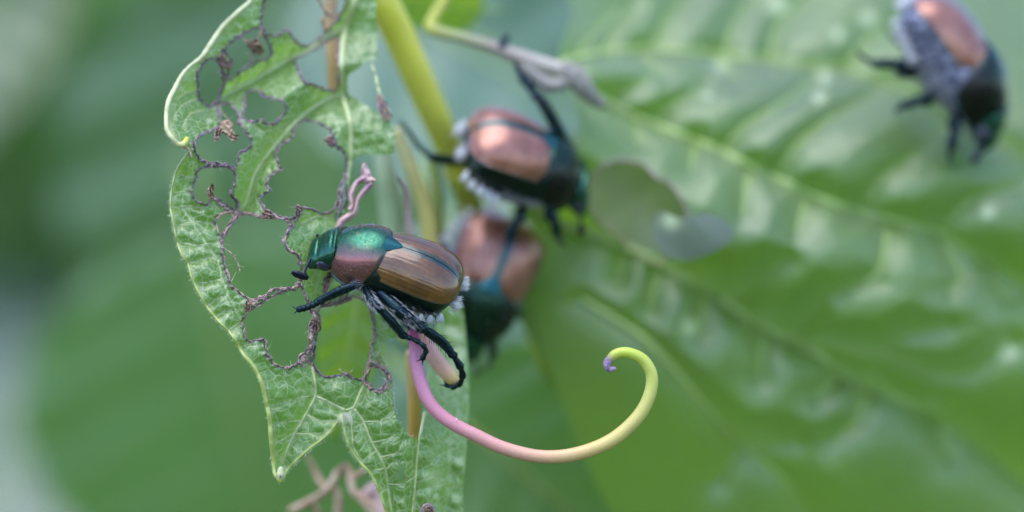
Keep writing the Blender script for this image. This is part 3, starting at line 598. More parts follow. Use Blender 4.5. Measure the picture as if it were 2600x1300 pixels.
# chewed edges
for i, h in enumerate(hloops[1:]):
    if i == 12: continue
    q = h[::2]; P = hsurf(q, 0.0); P = np.vstack([P, P[:2]])
    nn = len(P); R = np.abs(np.random.default_rng(i).normal(1.1, 0.9, nn)) + 0.5
    P[:, 1] += np.random.default_rng(i + 40).normal(0, 0.004, nn)
    tube('chewed_edge', P, R / PXU, M['dry_pink' if i in (6, 8, 9, 11) else 'dry_purple'], hl, seg=6, n=nn * 2, rough=0.4, caps=False)
# threads left between holes: (points, radius, material)
def P2(fn, *xy): return S(fn, *xy)
thr = [
 (P2(c2, 430, 430, 520, 455, 600, 475, 680, 475, 740, 500, 775, 530), 3.2, 'dry_purple'), (P2(c2, 775, 500, 785, 600, 770, 680, 735, 745, 770, 790, 815, 850, 810, 940), 4.2, 'dry_purple'),
 (P2(c2, 570, 800, 640, 870, 700, 920, 760, 945, 815, 940), 4.8, 'dry_pink'), (P2(c2, 600, 1000, 660, 955, 740, 945), 4.0, 'dry_pink'), (P2(c2, 815, 945, 760, 1040, 700, 1120, 655, 1190) + P2(c3, 640, 60), 4.4, 'dry_pink'),
 (P2(c2, 815, 945, 900, 955, 1000, 980, 1080, 990, 1140, 975, 1220, 1000, 1320, 1035), 4.4, 'dry_pink'), (P2(c2, 1320, 1035, 1335, 1090, 1290, 1170, 1270, 1240) + P2(c3, 1275, 50, 1330, 140, 1430, 190), 5.0, 'dry_pink'),
 (P2(c2, 1400, 890, 1415, 960, 1385, 1050, 1340, 1120, 1290, 1190), 4.8, 'dry_purple'), (P2(c3, 1430, 190, 1445, 320, 1440, 450, 1480, 570, 1530, 680, 1570, 780), 4.0, 'dry_purple'),
 (P2(c3, 905, 700, 960, 655, 1080, 620, 1140, 545, 1250, 530, 1370, 515, 1430, 455), 4.6, 'dry_pink'), (P2(c3, 905, 745, 940, 690, 1000, 665), 6.0, 'dry_pink'),
 (P2(c3, 1545, 720, 1590, 830, 1560, 900, 1540, 1000, 1545, 1100, 1500, 1200, 1450, 1260), 7.2, 'dry_pink'), (P2(c3, 1600, 830, 1540, 920, 1530, 1000, 1560, 1120, 1530, 1240), 4.0, 'dry_purple'),
 (P2(c3, 640, 100, 740, 170, 790, 240, 815, 300, 830, 350), 2.4, 'dry_pink'), (P2(c3, 650, 0, 655, 100, 675, 250, 700, 380, 740, 460), 3.4, 'dry_purple'),
 (P2(c1, 600, 560, 650, 690, 690, 760, 675, 860, 640, 960, 560, 1070), 3.6, 'dry_purple'), (P2(c1, 630, 1050, 640, 1130, 700, 1180, 730, 1230), 2.0, 'dry_pink'),
 (P2(c1, 1050, 300, 1020, 360, 1000, 450, 950, 480, 870, 400), 5.0, 'dry_tan'), (P2(c1, 1000, 460, 950, 560, 960, 640), 4.5, 'dry_pink'), (P2(c1, 2160, 640, 2200, 800, 2240, 960, 2290, 1120, 2330, 1200), 6.0, 'vein'),
 (P2(c1, 1600, -60, 1650, 60, 1690, 120, 1660, 200, 1680, 300), 6.5, 'dry_tan'), (P2(c1, 1690, 120, 1760, 160, 1800, 60), 4.5, 'dry_purple'),
 (P2(c6, 845, 560, 820, 650, 805, 800, 780, 900, 740, 970), 4.0, 'dry_pink'), (P2(c6, 820, 790, 900, 850, 960, 890, 990, 960, 960, 1030, 900, 1090, 820, 1050, 740, 975), 5.0, 'dry_pink'), (P2(c6, 870, 720, 900, 800, 960, 870), 2.4, 'dry_tan'),
 (P2(c6, 270, 830, 200, 790, 160, 810, 190, 850), 5.0, 'dry_pink'), (P2(c6, 0, 870, 60, 850, 130, 820), 4.0, 'dry_pink'), (P2(c6, 560, 930, 600, 910, 640, 890), 2.4, 'dry_pink'), (P2(c6, 590, 920, 550, 900, 515, 875), 1.6, 'dry_pink'),
 (P2(c2, 1900, 460, 1890, 600, 1850, 720, 1830, 880, 1800, 960), 5.0, 'dry_purple'), (P2(c6, 800, 280, 830, 400, 860, 560), 4.2, 'dry_purple'), (P2(c3, 1010, 1045, 1075, 1030, 1095, 1130, 1140, 1240), 3.4, 'dry_purple'),
]
rr = np.random.default_rng(77)
for pts, r, mt in thr:
    n = max(10, len(pts) * 5); C = catmull(pts, n) + rr.normal(0, 0.9, (n, 2)); P = hsurf(C, 0.012); P[:, 1] += rr.normal(0, 0.006, n)
    R = r * (0.62 + 0.5 * np.abs(rr.normal(0, 0.6, n))); R = np.convolve(np.pad(R, 1, 'edge'), [0.25, 0.5, 0.25], 'valid') * 0.66
    tube('dry_thread', P, R / PXU, M[mt], hl, seg=7, n=n * 3, rough=0.28)
    if mt == 'dry_pink' and r > 3.5:                       # a second fibre twisted round the first
        C2 = C + np.c_[np.sin(np.arange(n) * 0.9), np.cos(np.arange(n) * 1.1)] * r * 0.8; P2_ = hsurf(C2, 0.02 )
        tube('dry_fibre', P2_, r * 0.35 / PXU, M['dry_purple' if rr.random() < .5 else 'dry_tan'], hl, seg=5, n=n * 2, rough=0.3)
# crumpled scraps
def scrap(pts, w, mat, off=0.03, seed=0, name='withered_scrap'):
    r = np.random.default_rng(seed); n = 26; C = catmull(pts, n); base = hsurf(C, off)
    T = np.gradient(C, axis=0); T /= np.linalg.norm(T, axis=1)[:, None]; Nn = np.c_[-T[:, 1], T[:, 0]]
    m_ = 9; V = []; F = []
    wv = np.interp(np.linspace(0, 1, n), np.linspace(0, 1, len(w)), w) * (0.8 + 0.4 * r.random(n))
    for i in range(n):
        for j in range(m_):
            s = (j / (m_ - 1) - 0.5) * 2; q = C[i] + Nn[i] * s * wv[i]
            y = base[i][1] + 0.035 * math.sin(j * 1.7 + i * 0.5) * wv[i] / 12 + r.normal(0, 0.006)
            V.append(W(q[0] + r.normal(0, 0.8), q[1] + r.normal(0, 0.8), y))
    for i in range(n - 1):
        for j in range(m_ - 1):
            if r.random() < 0.06: continue
            F.append((i * m_ + j, i * m_ + j + 1, (i + 1) * m_ + j + 1, (i + 1) * m_ + j))
    mk(name, V, F, M[mat], hl)
scrap(P2(c2, 690, 20, 700, 90, 740, 170, 800, 210), [10, 16, 13, 9, 10], 'dry_tan', 0.05, 1)
scrap(P2(c2, 650, 110, 600, 160, 590, 230), [9, 9, 5], 'dry_pink', 0.05, 2)
scrap(P2(c2, 545, 810, 530, 740, 560, 660), [7, 9, 3], 'dry_tan', 0.03, 3)
scrap(P2(c1, 640, 540, 650, 600, 690, 650, 750, 640), [8, 9, 10, 6], 'ribbon', 0.02, 4)
scrap(P2(c1, 900, 430, 980, 460, 1050, 540), [9, 16, 10], 'dry_tan', 0.01, 5)
scrap(P2(c1, 2220, 940, 2260, 1060, 2330, 1200), [5, 12, 11], 'ribbon', 0.02, 6)
scrap(P2(c2, 1700, 190, 1750, 240, 1780, 290), [8, 12, 6], 'ribbon', 0.02, 7)
scrap(P2(c3, 1560, 840, 1600, 900, 1570, 960), [9, 12, 6], 'dry_pink', 0.02, 8)
scrap(P2(c2, 1070, 930, 1130, 980, 1160, 1010), [9, 9, 4], 'dry_pink', 0.02, 9)
scrap(P2(c3, 920, 640, 910, 700, 900, 760), [5, 9, 5], 'dry_pink', 0.02, 10)
scrap(P2(c2, 1390, 880, 1430, 930, 1400, 1000), [6, 8, 6], 'ribbon', 0.02, 11)
scrap(P2(c3, 1660, 600, 1700, 500, 1740, 400, 1700, 380), [7, 8, 9, 8], 'ribbon', 0.0, 12)
scrap(P2(c3, 1640, 690, 1780, 680, 1960, 620), [5, 6, 5], 'ribbon', 0.0, 13)
# pink withered ribbon above the beetle
def ribbon(pts, w, Y0, Y1, seed, mat='ribbon', parent=hl, name='withered_ribbon', wav=0.05):
    r = np.random.default_rng(seed); n = 30; C = catmull(pts, n); T = np.gradient(C, axis=0); T /= np.linalg.norm(T, axis=1)[:, None]; Nn = np.c_[-T[:, 1], T[:, 0]]
    V = []; F = []; m_ = 7; wv = np.interp(np.linspace(0, 1, n), np.linspace(0, 1, len(w)), w)
    for i in range(n):
        for j in range(m_):
            s = (j / (m_ - 1) - 0.5) * 2; q = C[i] + Nn[i] * s * wv[i]
            V.append(W(q[0], q[1], Y0 + (Y1 - Y0) * i / n + wav * s * s - wav * 0.5 * s * math.sin(i * 0.4) + r.normal(0, 0.003)))
    for i in range(n - 1):
        for j in range(m_ - 1): F.append((i * m_ + j, i * m_ + j + 1, (i + 1) * m_ + j + 1, (i + 1) * m_ + j))
    return mk(name, V, F, M[mat], parent)
ribbon(P2(c2, 2080, 450, 2090, 540, 2120, 610, 2190, 630), [4, 12, 14, 3], .38, .34, 1)
ribbon(P2(c2, 2090, 600, 2000, 660, 1950, 760, 1960, 860, 1930, 920), [10, 7, 7, 6, 6], .36, .33, 2)
ribbon(P2(c2, 2160, 650, 2080, 740, 2010, 820, 1980, 940, 1900, 1010, 1830, 1060, 1770, 1160), [9, 8, 6, 9, 10, 10, 8], .35, .33, 3)
ribbon(P2(c2, 1890, 650, 1880, 760, 1860, 880, 1820, 990, 1790, 1100), [5, 11, 12, 10, 6], .40, .36, 4, 'flap')
# folded-back lobe at the right
lobe_out = [(1124, 770), (1172, 772), (1184, 860), (1191, 960), (1190, 1050), (1184, 1150), (1176, 1240), (1170, 1345), (1049, 1345), (1051, 1297), (1059, 1200), (1066, 1118), (1072, 1060), (1080, 1000), (1092, 900)]
LD = TPS([(1124, 770, .75), (1172, 772, .8), (1190, 1000, .7), (1175, 1250, .42), (1170, 1345, .4), (1049, 1345, .15), (1059, 1200, .12), (1066, 1118, .10), (1085, 1000, .5), (1110, 1200, .2), (1092, 900, .7)], 0.002)
lv = [(S(c4, 1900, 700, 1910, 950, 1880, 1250), .05, 20, 3), (S(c4, 1660, 720, 1760, 760, 1900, 700), .03, 14, 1.5), (S(c4, 1640, 960, 1760, 880, 1890, 780), .03, 14, 1.5), (S(c4, 1640, 1120, 1800, 1060, 1900, 980), .03, 14, 1.5)]
lsp = [(*c4(1780, 1010), 26), (*c4(1730, 1000), 14), (*c4(1800, 1160), 9), (*c4(1990, 880), 12), (*c4(1960, 1180), 13), (*c4(1730, 1110), 7), (1150, 850, 26), (1140, 940, 22), (1160, 900, 22)]
V_, F_, ll_ = lamina_mesh(lobe_out, [], 6, 0.8, seed=31)
Yl = LD(V_)
vn = np.zeros(len(V_))
for line, amp, wid, vw in lv:
    d = seg_dist(V_, line); Yl += amp * np.exp(-d / wid); vn = np.maximum(vn, np.exp(-(d / vw) ** 2))
Yl += 0.012 * vnoise(V_, 60, 9); Pl = Warr(V_, Yl); sp = np.zeros(len(V_))
for x, y, r in lsp: sp = np.maximum(sp, 0.75 * np.exp(-(((V_ - (x, y)) ** 2).sum(1) / r ** 2) ** 2))
mk('folded_lobe', Pl, orient(Pl, F_), M['hero'], hl, {'vein': vn, 'margin': np.zeros(len(V_)), 'spot': sp, 'necro': np.zeros(len(V_))})
tube('dry_thread', [W(*c4(x, y), .03) for x, y in ((1680, 1288), (1690, 1240), (1730, 1225), (1770, 1250), (1780, 1300))], 3 / PXU, M['dry_purple'], hl, seg=7, n=24, rough=0.2)
scrap(P2(c4, 1700, 1300, 1730, 1250, 1770, 1320), [8, 10, 8], 'dry_tan', 0.0, 15)
# fine hairs on margins and veins
mb = MB(); rr = np.random.default_rng(9)
hp = densify(h_out, 5.5)
cen = hp.copy(); t_ = np.roll(hp, -2, 0) - np.roll(hp, 2, 0); nrm2 = np.c_[t_[:, 1], -t_[:, 0]]; nrm2 /= np.linalg.norm(nrm2, axis=1)[:, None] + 1e-9
ar = 0.5 * np.sum(hp[:, 0] * np.roll(hp[:, 1], -1) - np.roll(hp[:, 0], -1) * hp[:, 1]); nrm2 *= (1 if ar > 0 else -1)
P = hsurf(hp, 0.006)
for i in range(len(hp)):
    if hp[i][0] > 1000 and hp[i][1] < 900 or hp[i][1] < 120 or (hp[i][0] > 860 and hp[i][1] < 700): continue
    for k in range(2):
        if rr.random() < 0.35: continue
        d = np.array([nrm2[i][0], rr.normal(-0.3, 0.5), -nrm2[i][1]]) + rr.normal(0, 0.35, 3) + np.array([0, 0, -0.3])
        hair(mb, P[i] + d * 0.006, d, rr.uniform(0.010, 0.024), 0.0014, rr.normal(0, 0.25, 3))
for l in (hv_bl, hv_br2, hv_br4, hv_bl2, hv_rim):
    C = catmull(l, 34); Q = hsurf(C, 0.012)
    for q in Q:
        d = np.array([rr.normal(0, 0.8), -0.8, rr.normal(0, 0.8)]); hair(mb, q, d, rr.uniform(0.015, 0.035), 0.0014, rr.normal(0, 0.3, 3))
for pts, r, mt in thr:
    C = catmull(pts, len(pts) * 3); Q = hsurf(C, 0.012)
    for q in Q:
        if rr.random() < 0.45: continue
        d = np.array([rr.normal(0, 1), rr.normal(-0.2, 0.4), rr.normal(0, 1)]); hair(mb, q, d, rr.uniform(0.02, 0.055), 0.0015, rr.normal(0, 0.4, 3))
for k in range(120):                                            # tuft in the notch between the two lower lobes
    a = rr.uniform(0, 1); x, y = c4(1000 + 110 * a, 520 - 90 * a * (1 - a) * 1.6 + rr.normal(0, 10)); q = hsurf([(x, y)], 0.012)[0]
    hair(mb, q, np.array([rr.normal(-0.2, 0.3), -0.4, -0.9]), rr.uniform(0.03, 0.06), 0.0016, rr.normal(0, 0.2, 3))
o = mb.build('hairs', M['hair_pale'], hl); o['kind'] = 'stuff'

# withered leaf below, out of focus
wl = empty('withered_leaf', (0, 0, 0)); tag(wl, 'crumpled tan withered leaf skeleton below the pointed leaf tip', 'leaf')
def rib2(pts, w, Y0, Y1, seed, mat='dry_tan'): return ribbon([ov(*p) for p in pts], w, Y0, Y1, seed, mat, wl, 'withered_strip', 0.03)
rib2([(725, 1285), (780, 1262), (822, 1235), (848, 1195), (868, 1165)], [6, 12, 9, 13, 4], 1.5, 1.3, 21)
rib2([(868, 1165), (882, 1195), (888, 1235), (925, 1262), (960, 1300)], [4, 12, 9, 18, 22], 1.3, 1.1, 22)
rib2([(822, 1235), (800, 1200), (772, 1145)], [8, 9, 3], 1.5, 1.7, 23)
rib2([(838, 1215), (852, 1260), (846, 1330)], [6, 12, 9], 1.45, 1.4, 24)
rib2([(885, 1200), (910, 1190), (930, 1165)], [7, 8, 2], 1.3, 1.25, 26)
rib2([(780, 1262), (800, 1290), (798, 1330)], [6, 9, 6], 1.48, 1.5, 27)
rib2([(905, 1255), (950, 1232), (980, 1290), (990, 1340)], [10, 24, 30, 30], 1.2, 1.0, 25, 'ribbon')

# ================================================================= beetles
def beetle_materials():
    d = {}
    def shell(name, c_mid, c_side, c_edge, rough, pscale, pstr, metal, film=0.0, spread=(0.0, 0.2)):
        m, t = newmat(name); g = N(t); co = g.obj()
        sx = g.n('ShaderNodeSeparateXYZ'); g.l(co, sx.inputs[0])
        ay = g.math('ABSOLUTE', sx.outputs[1]); n = g.noise(7, 3, co); n2 = g.noise(26, 3, co)
        ayn = g.math('ADD', ay, g.math('MULTIPLY', g.math('SUBTRACT', n.outputs[0], 0.5), 0.08))
        c = g.mix(g.rng(ayn, *spread), c_mid, c_side)
        c = g.mix(g.rng(n2.outputs[0], 0.55, 0.8, 0, 0.35), c, c_edge)
        v = g.n('ShaderNodeTexVoronoi'); v.inputs['Scale'].default_value = pscale; g.l(co, v.inputs['Vector'])
        pit = g.rng(v.outputs['Distance'], 0.1, 0.42, 0, 1)
        nr = g.bump(pit, pstr, 0.004)
        c = g.mix(g.math('MULTIPLY', g.math('SUBTRACT', 1.0, pit), 0.3), c, g.mix(0.7, c, (0.01, 0.02, 0.02)))
        kw = dict(Metallic=metal)
        if film: kw.update({'Thin_Film_Thickness': film, 'Thin_Film_IOR': 1.35})
        g.out(g.bsdf(c, g.math('ADD', rough, g.math('MULTIPLY', n2.outputs[0], 0.12)), nr, **kw)); return m
    d['pronotum'] = shell('pronotum_metallic', (0.035, 0.13, 0.085), (0.30, 0.13, 0.15), (0.34, 0.27, 0.13), 0.20, 125, 0.5, 0.92, 0.0, (0.04, 0.15))
    d['pronotum_dark'] = shell('pronotum_dark_metallic', (0.018, 0.05, 0.035), (0.03, 0.028, 0.03), (0.05, 0.09, 0.06), 0.2, 95, 0.4, 0.9)
    d['head'] = shell('head_metallic', (0.035, 0.13, 0.085), (0.03, 0.10, 0.085), (0.16, 0.20, 0.10), 0.20, 95, 0.5, 0.9)
    d['scutellum'] = shell('scutellum_metallic', (0.02, 0.09, 0.10), (0.02, 0.05, 0.12), (0.02, 0.12, 0.11), 0.28, 70, 0.4, 0.9)
    d['body'] = shell('abdomen_dark', (0.006, 0.018, 0.014), (0.004, 0.014, 0.012), (0.01, 0.03, 0.035), 0.22, 50, 0.3, 0.55)
    d['leg'] = shell('leg_dark_metallic', (0.010, 0.032, 0.030), (0.010, 0.024, 0.034), (0.05, 0.15, 0.13), 0.24, 60, 0.5, 0.8)
    d['claw'] = shell('tarsus_dark_violet', (0.012, 0.012, 0.03), (0.012, 0.012, 0.03), (0.04, 0.03, 0.10), 0.25, 60, 0.2, 0.6)
    m, t = newmat('elytron_brown'); g = N(t); co = g.obj()
    n = g.noise(9, 3, co); n2 = g.noise(60, 4, co)
    c = g.mix(g.rng(n.outputs[0], 0.35, 0.7), (0.085, 0.030, 0.004), (0.15, 0.055, 0.007))
    ed = g.attr('edge').outputs['Fac']; c = g.mix(ed, c, (0.004, 0.026, 0.022))
    gro = g.attr('groove').outputs['Fac']; c = g.mix(g.math('MULTIPLY', gro, 0.8), c, (0.05, 0.02, 0.01))
    c = g.mix(g.rng(n2.outputs[0], 0.5, 0.8, 0, 0.25), c, (0.20, 0.13, 0.10))
    g.out(g.bsdf(c, g.math('ADD', 0.24, g.math('MULTIPLY', n.outputs[0], 0.16)), g.bump(n2.outputs[0], 0.35, 0.004), Metallic=0.25, Coat_Weight=1.0, Coat_Roughness=0.13, Coat_IOR=1.5, Specular_IOR_Level=0.5)); d['elytron'] = m
    m, t = newmat('eye_violet_black'); g = N(t); v = g.n('ShaderNodeTexVoronoi'); v.inputs['Scale'].default_value = 170; g.l(g.obj(), v.inputs['Vector'])
    g.out(g.bsdf((0.02, 0.018, 0.05), 0.22, g.bump(v.outputs['Distance'], 0.15, 0.002), Specular_IOR_Level=0.8)); d['eye'] = m
    m, t = newmat('tuft_white'); g = N(t); g.out(g.bsdf((0.70, 0.69, 0.75), 0.55)); d['tuft'] = m
    m, t = newmat('seta_grey'); g = N(t); g.out(g.bsdf((0.50, 0.49, 0.55), 0.5)); d['seta'] = m
    m, t = newmat('suture_rim'); g = N(t); g.out(g.bsdf((0.03, 0.10, 0.12), 0.25, Metallic=0.8)); d['rim'] = m
    return d
BM = beetle_materials()
m, t = newmat('elytron_pink_sheen'); g = N(t); co = g.obj(); n_ = g.noise(9, 3, co)
c_ = g.mix(g.rng(n_.outputs[0], 0.35, 0.7), (0.24, 0.085, 0.055), (0.36, 0.15, 0.11)); c_ = g.mix(g.attr('edge').outputs['Fac'], c_, (0.012, 0.06, 0.06))  # pink of the reflected sky is put into the wing-case base colour
g.out(g.bsdf(c_, 0.3, Metallic=0.5, Coat_Weight=0.8, Coat_Roughness=0.25)); BM['elytron_sheen'] = m
m, t = newmat('flank_violet'); g = N(t); n_ = g.noise(30, 4, g.obj()); g.out(g.bsdf(g.ramp(n_.outputs[0], (0.38, (0.02, 0.03, 0.05)), (0.55, (0.12, 0.12, 0.20)), (0.7, (0.32, 0.31, 0.44))), 0.4)); BM['flank'] = m
EL_A, EL_B = 0.206, 0.182
def el_wh(s):
    """half width and height of the wing-case dome; s 0 front .. 1 rear"""
    w = EL_A * (0.90 + 0.12 * math.sin(min(1, s * 1.5) * math.pi * 0.6)) * (1 - s ** 8.0) ** 0.5
    h = EL_B * (0.92 + 0.08 * math.sin(s * math.pi)) * (1 - s ** 4.6) ** 0.55
    return w, h
def el_x(s): return 0.065 - 0.492 * s
def pro_wh(s):
    """pronotum; s 0 rear .. 1 front"""
    w = 0.190 * (1 - 0.06 * s - 0.34 * s ** 2.2 + 0.09 * math.sin(math.pi * s)); h = 0.176 * (1 - 0.02 * s - 0.30 * s ** 2.2 + 0.12 * math.sin(math.pi * s))
    return w, h
def pro_x(s, t): return 0.055 + 0.035 * (abs(t) / 1.7) ** 2 * (1 - s) + 0.272 * s - 0.02 * math.cos(t) * (1 - s) - 0.02 * s * (abs(t) / 1.7) ** 2 + 0.0
def grid_faces(nu, nv, flip=False):
    F = []
    for i in range(nu - 1):
        for j in range(nv - 1):
            f = (i * nv + j, (i + 1) * nv + j, (i + 1) * nv + j + 1, i * nv + j + 1); F.append(f[::-1] if flip else f)
    return F
PROTO = {}
def beetle_meshes():
    """meshes shared by all beetles, in a frame with x forward, y to its own left, z dorsal, body about 0.95 long"""
    r = np.random.default_rng(3)
    # wing cases
    for side in (1, -1):
        nu, nv = 44, 56; V = []; ed = []; gr_ = []
        for i in range(nu):
            u = i / (nu - 1); s = math.sin(u * math.pi / 2) ** 0.9 * 0.985
            w, h = el_wh(s)
            for j in range(nv):
                v = j / (nv - 1); t = 0.008 + v * 1.27
                groove = 0.5 - 0.5 * math.cos(v * 9.5 * 2 * math.pi); gq = max(0, groove - 0.70) / 0.30 * (1 if v > 0.08 else 0) * (1 - s ** 4) * (0.55 + 0.5 * math.sin(u * 23 + int(v * 9.5 + .5) * 2.1) * math.sin(u * 9 + v * 31))
                k = 1 - 0.008 * gq
                yy = w * math.sin(t) ** 0.92 * k; zz = h * math.copysign(abs(math.cos(t)) ** 0.95, math.cos(t)) * k
                if v > 0.93: yy += 0.006 * (v - 0.93) / 0.07
                x = el_x(s) - 0.02 * math.sin(t) * (1 - s)
                if u < 0.06: zz -= 0.012 * (1 - u / 0.06); yy -= 0.008 * (1 - u / 0.06) * math.sin(t)
                V.append((x, side * yy, zz)); gr_.append(gq * 0.9)
                e = max(math.exp(-(v / 0.075) ** 4), math.exp(-((1 - v) / 0.035) ** 2) * 0.95, math.exp(-((1 - u) / 0.03) ** 2)); ed.append(e)
        F = grid_faces(nu, nv, side < 0)
        o = mk('wing_case', V, F, BM['elytron'], None, {'edge': ed, 'groove': gr_}); PROTO['el%d' % side] = o
    # pronotum
    nu, nv = 30, 61; V = []
    for i in range(nu):
        s = i / (nu - 1); w, h = pro_wh(s)
        edge = min(1, min(s, 1 - s) / 0.05); k = 1 - 0.045 * (1 - edge) ** 2
        for j in range(nv):
            t = (j / (nv - 1) * 2 - 1) * 1.86
            e2 = max(0, (abs(t) - 1.76) / 0.10); kk = k * (1 + 0.02 * e2)
            V.append((pro_x(s, t), w * math.copysign(abs(math.sin(t)) ** 0.98, math.sin(t)) * kk, h * math.copysign(abs(math.cos(t)) ** 1.0, math.cos(t)) * kk - 0.002 - 0.058 * s ** 1.5))
    PROTO['pro'] = mk('pronotum', V, grid_faces(nu, nv, True), BM['pronotum'])
    mb = MB()
    for side in (1, -1):
        C = []
        for i in range(nu): C.append(np.array(V[i * nv + (nv - 1 if side > 0 else 0)]))
        q = tube_data(C[::3], 0.0045, seg=6, n=24); mb.add(*q)
    rear = [np.array(V[j]) for j in range(0, nv, 3)]; q = tube_data(rear, 0.0036, seg=6, n=60); mb.add(*q)
    PROTO['prorim'] = mb.build('pronotum_rim', BM['rim'])
    # scutellum
    nu, nv = 14, 13; V = []
    for i in range(nu):
        u = i / (nu - 1); hw = 0.066 * (1 - u) ** 0.75 + 0.001
        for j in range(nv):
            v = j / (nv - 1) * 2 - 1; V.append((0.062 - 0.105 * u, v * hw, EL_B * 0.985 - 0.02 * v * v * (1 - u) + 0.006 * (1 - v * v) * (1 - u) + 0.002))
    PROTO['scu'] = mk('scutellum', V, grid_faces(nu, nv), BM['scutellum'])
    # head: broad, flat on top, squared shield in front
    nu, nv = 30, 36; V = []
    for i in range(nu):
        u = i / (nu - 1)                                   # 0 neck .. 1 front
        x = 0.285 + 0.172 * u
        w = 0.122 * (1 - 0.10 * u - 0.22 * u ** 3) * (1 - max(0, (u - 0.90) / 0.1) ** 2 * 0.55)
        h = 0.105 * (1 - 0.50 * u) * (1 - max(0, (u - 0.88) / 0.12) ** 2 * 0.85)
        zc = 0.035 - 0.055 * u - 0.03 * u * u
        groove = 0.010 * math.exp(-((u - 0.62) / 0.05) ** 2) + 0.006 * math.exp(-((u - 0.12) / 0.05) ** 2)
        for j in range(nv):
            a = 2 * math.pi * j / nv; ca, sa = math.cos(a), math.sin(a)
            yy = w * math.copysign(abs(sa) ** 0.8, sa); zz = h * math.copysign(abs(ca) ** 0.85, ca) * (1 if ca > 0 else 0.85)
            if ca > 0: zz -= groove * ca
            V.append((x, yy, zc + zz))
    F = []
    for i in range(nu - 1):
        for j in range(nv): F.append((i * nv + j, i * nv + (j + 1) % nv, (i + 1) * nv + (j + 1) % nv, (i + 1) * nv + j)[::-1])
    F.append(tuple(range(nv))); F.append(tuple((nu - 1) * nv + nv - 1 - j for j in range(nv)))
    PROTO['head'] = mk('head', V, F, BM['head'])
    for side in (1, -1):
        V = []; nu2, nv2 = 14, 18
        for i in range(nu2):
            a = math.pi * i / (nu2 - 1)
            for j in range(nv2):
                b = 2 * math.pi * j / nv2
                V.append((0.345 + 0.050 * math.cos(a), side * (0.094 + 0.036 * math.sin(a) * math.cos(b)), 0.000 + 0.044 * math.sin(a) * math.sin(b)))
        F = []
        for i in range(nu2 - 1):
            for j in range(nv2): F.append((i * nv2 + j, i * nv2 + (j + 1) % nv2, (i + 1) * nv2 + (j + 1) % nv2, (i + 1) * nv2 + j))
        PROTO['eye%d' % side] = mk('eye', V, F, BM['eye'])
    # trunk: thorax underside and abdomen with its sloping rear plate, one skin
    nu, nv = 46, 40; V = []
    for i in range(nu):
        u = i / (nu - 1); x = 0.30 - 0.705 * u
        e = 1 - (abs(2 * u - 1)) ** 5
        w = 0.19 * (0.72 + 0.55 * math.sin(min(1, u * 1.25) * math.pi * 0.5)) * max(0.0, 1 - max(0, (u - 0.56) / 0.445) ** 3.2) ** 0.5 + 0.004
        w = min(w, 0.200)
        hb = 0.165 * (0.60 + 0.50 * math.sin(min(1, u * 1.6) * math.pi * 0.5)) * max(0.0, 1 - max(0, (u - 0.55) / 0.46) ** 2.4) ** 0.6 + 0.004
        ht = 0.15 * max(0.0, 1 - max(0, (u - 0.75) / 0.255) ** 2.5) ** 0.6
        ring = 0.004 * math.cos(u * 62) if u > 0.38 else 0.0
        for j in range(nv):
            a = 2 * math.pi * j / nv; ca, sa = math.cos(a), math.sin(a)
            zz = (ht if ca > 0 else hb) * math.copysign(abs(ca) ** 0.9, ca); yy = (w + (ring if ca < 0.3 else 0)) * math.copysign(abs(sa) ** 0.85, sa)
            V.append((x, yy * (1 - 0.25 * max(0, 1 - u / 0.35)), zz * (1 - 0.35 * max(0, 1 - u / 0.4)) - 0.02 - 0.06 * max(0, 1 - u / 0.35)))
    F = []
    for i in range(nu - 1):
        for j in range(nv): F.append((i * nv + j, i * nv + (j + 1) % nv, (i + 1) * nv + (j + 1) % nv, (i + 1) * nv + j))
    F.append(tuple(range(nv - 1, -1, -1))); F.append(tuple((nu - 1) * nv + j for j in range(nv)))
    PROTO['body'] = mk('abdomen', V, F, BM['body'])
    # white hair tufts
    def tuft(c, d, L, wid, n=90):
        mb = MB(); d = np.asarray(d, float); d /= np.linalg.norm(d); ax = np.cross(d, [0.2, 0.1, 0.9]); ax /= np.linalg.norm(ax); bx = np.cross(d, ax)
        q = tube_data([c - d * 0.01, c + d * L * 0.35, c + d * L * 0.75], [wid * 0.75, wid * 0.7, wid * 0.3], seg=8, n=7, rough=0.1); mb.add(*q)
        for k in range(n):
            a, b = r.normal(0, 0.5), r.normal(0, 0.5); p = np.asarray(c) + ax * a * wid + bx * b * wid
            hair(mb, p, d + (ax * a + bx * b) * 0.22 + r.normal(0, 0.05, 3), L * r.uniform(0.75, 1.15), 0.0026, r.normal(0, 0.08, 3))
        return mb
    for side in (1, -1):
        for k in range(5):
            x = -0.165 - 0.051 * k; y = (0.208, 0.206, 0.200, 0.186, 0.160)[k]
            PROTO['tuft%d_%d' % (side, k)] = tuft(np.array([x, side * y, -0.105 + 0.006 * k]), (-0.25, side * 0.75, -0.42), 0.040, 0.0155, 60).build('hair_tuft', BM['tuft'])
        PROTO['tuft%d_5' % side] = tuft(np.array([-0.405, side * 0.075, -0.045]), (-0.85, side * 0.15, 0.2), 0.055, 0.032, 120).build('hair_tuft', BM['tuft'])
    # grey hairs on the chest and flanks
    mb = MB()
    for k in range(1500):
        u = r.uniform(0.05, 0.62); x = 0.30 - 0.705 * u; a = r.uniform(1.7, 2.9) * r.choice([1, -1])
        if k % 25 == 0: u = r.uniform(0.5, 0.95); x = 0.30 - 0.705 * u; a = r.uniform(1.6, 2.2) * r.choice([1, -1])
        i = int(u * 45); base = np.array(V[i * nv]); 
        wv = abs(V[i * nv + nv // 4][1]); hv = abs(V[i * nv + nv // 2][2] + 0.02)
        p = np.array([x, wv * math.copysign(abs(math.sin(a)) ** 0.85, math.sin(a)), -hv * abs(math.cos(a)) ** 0.9 - 0.02])
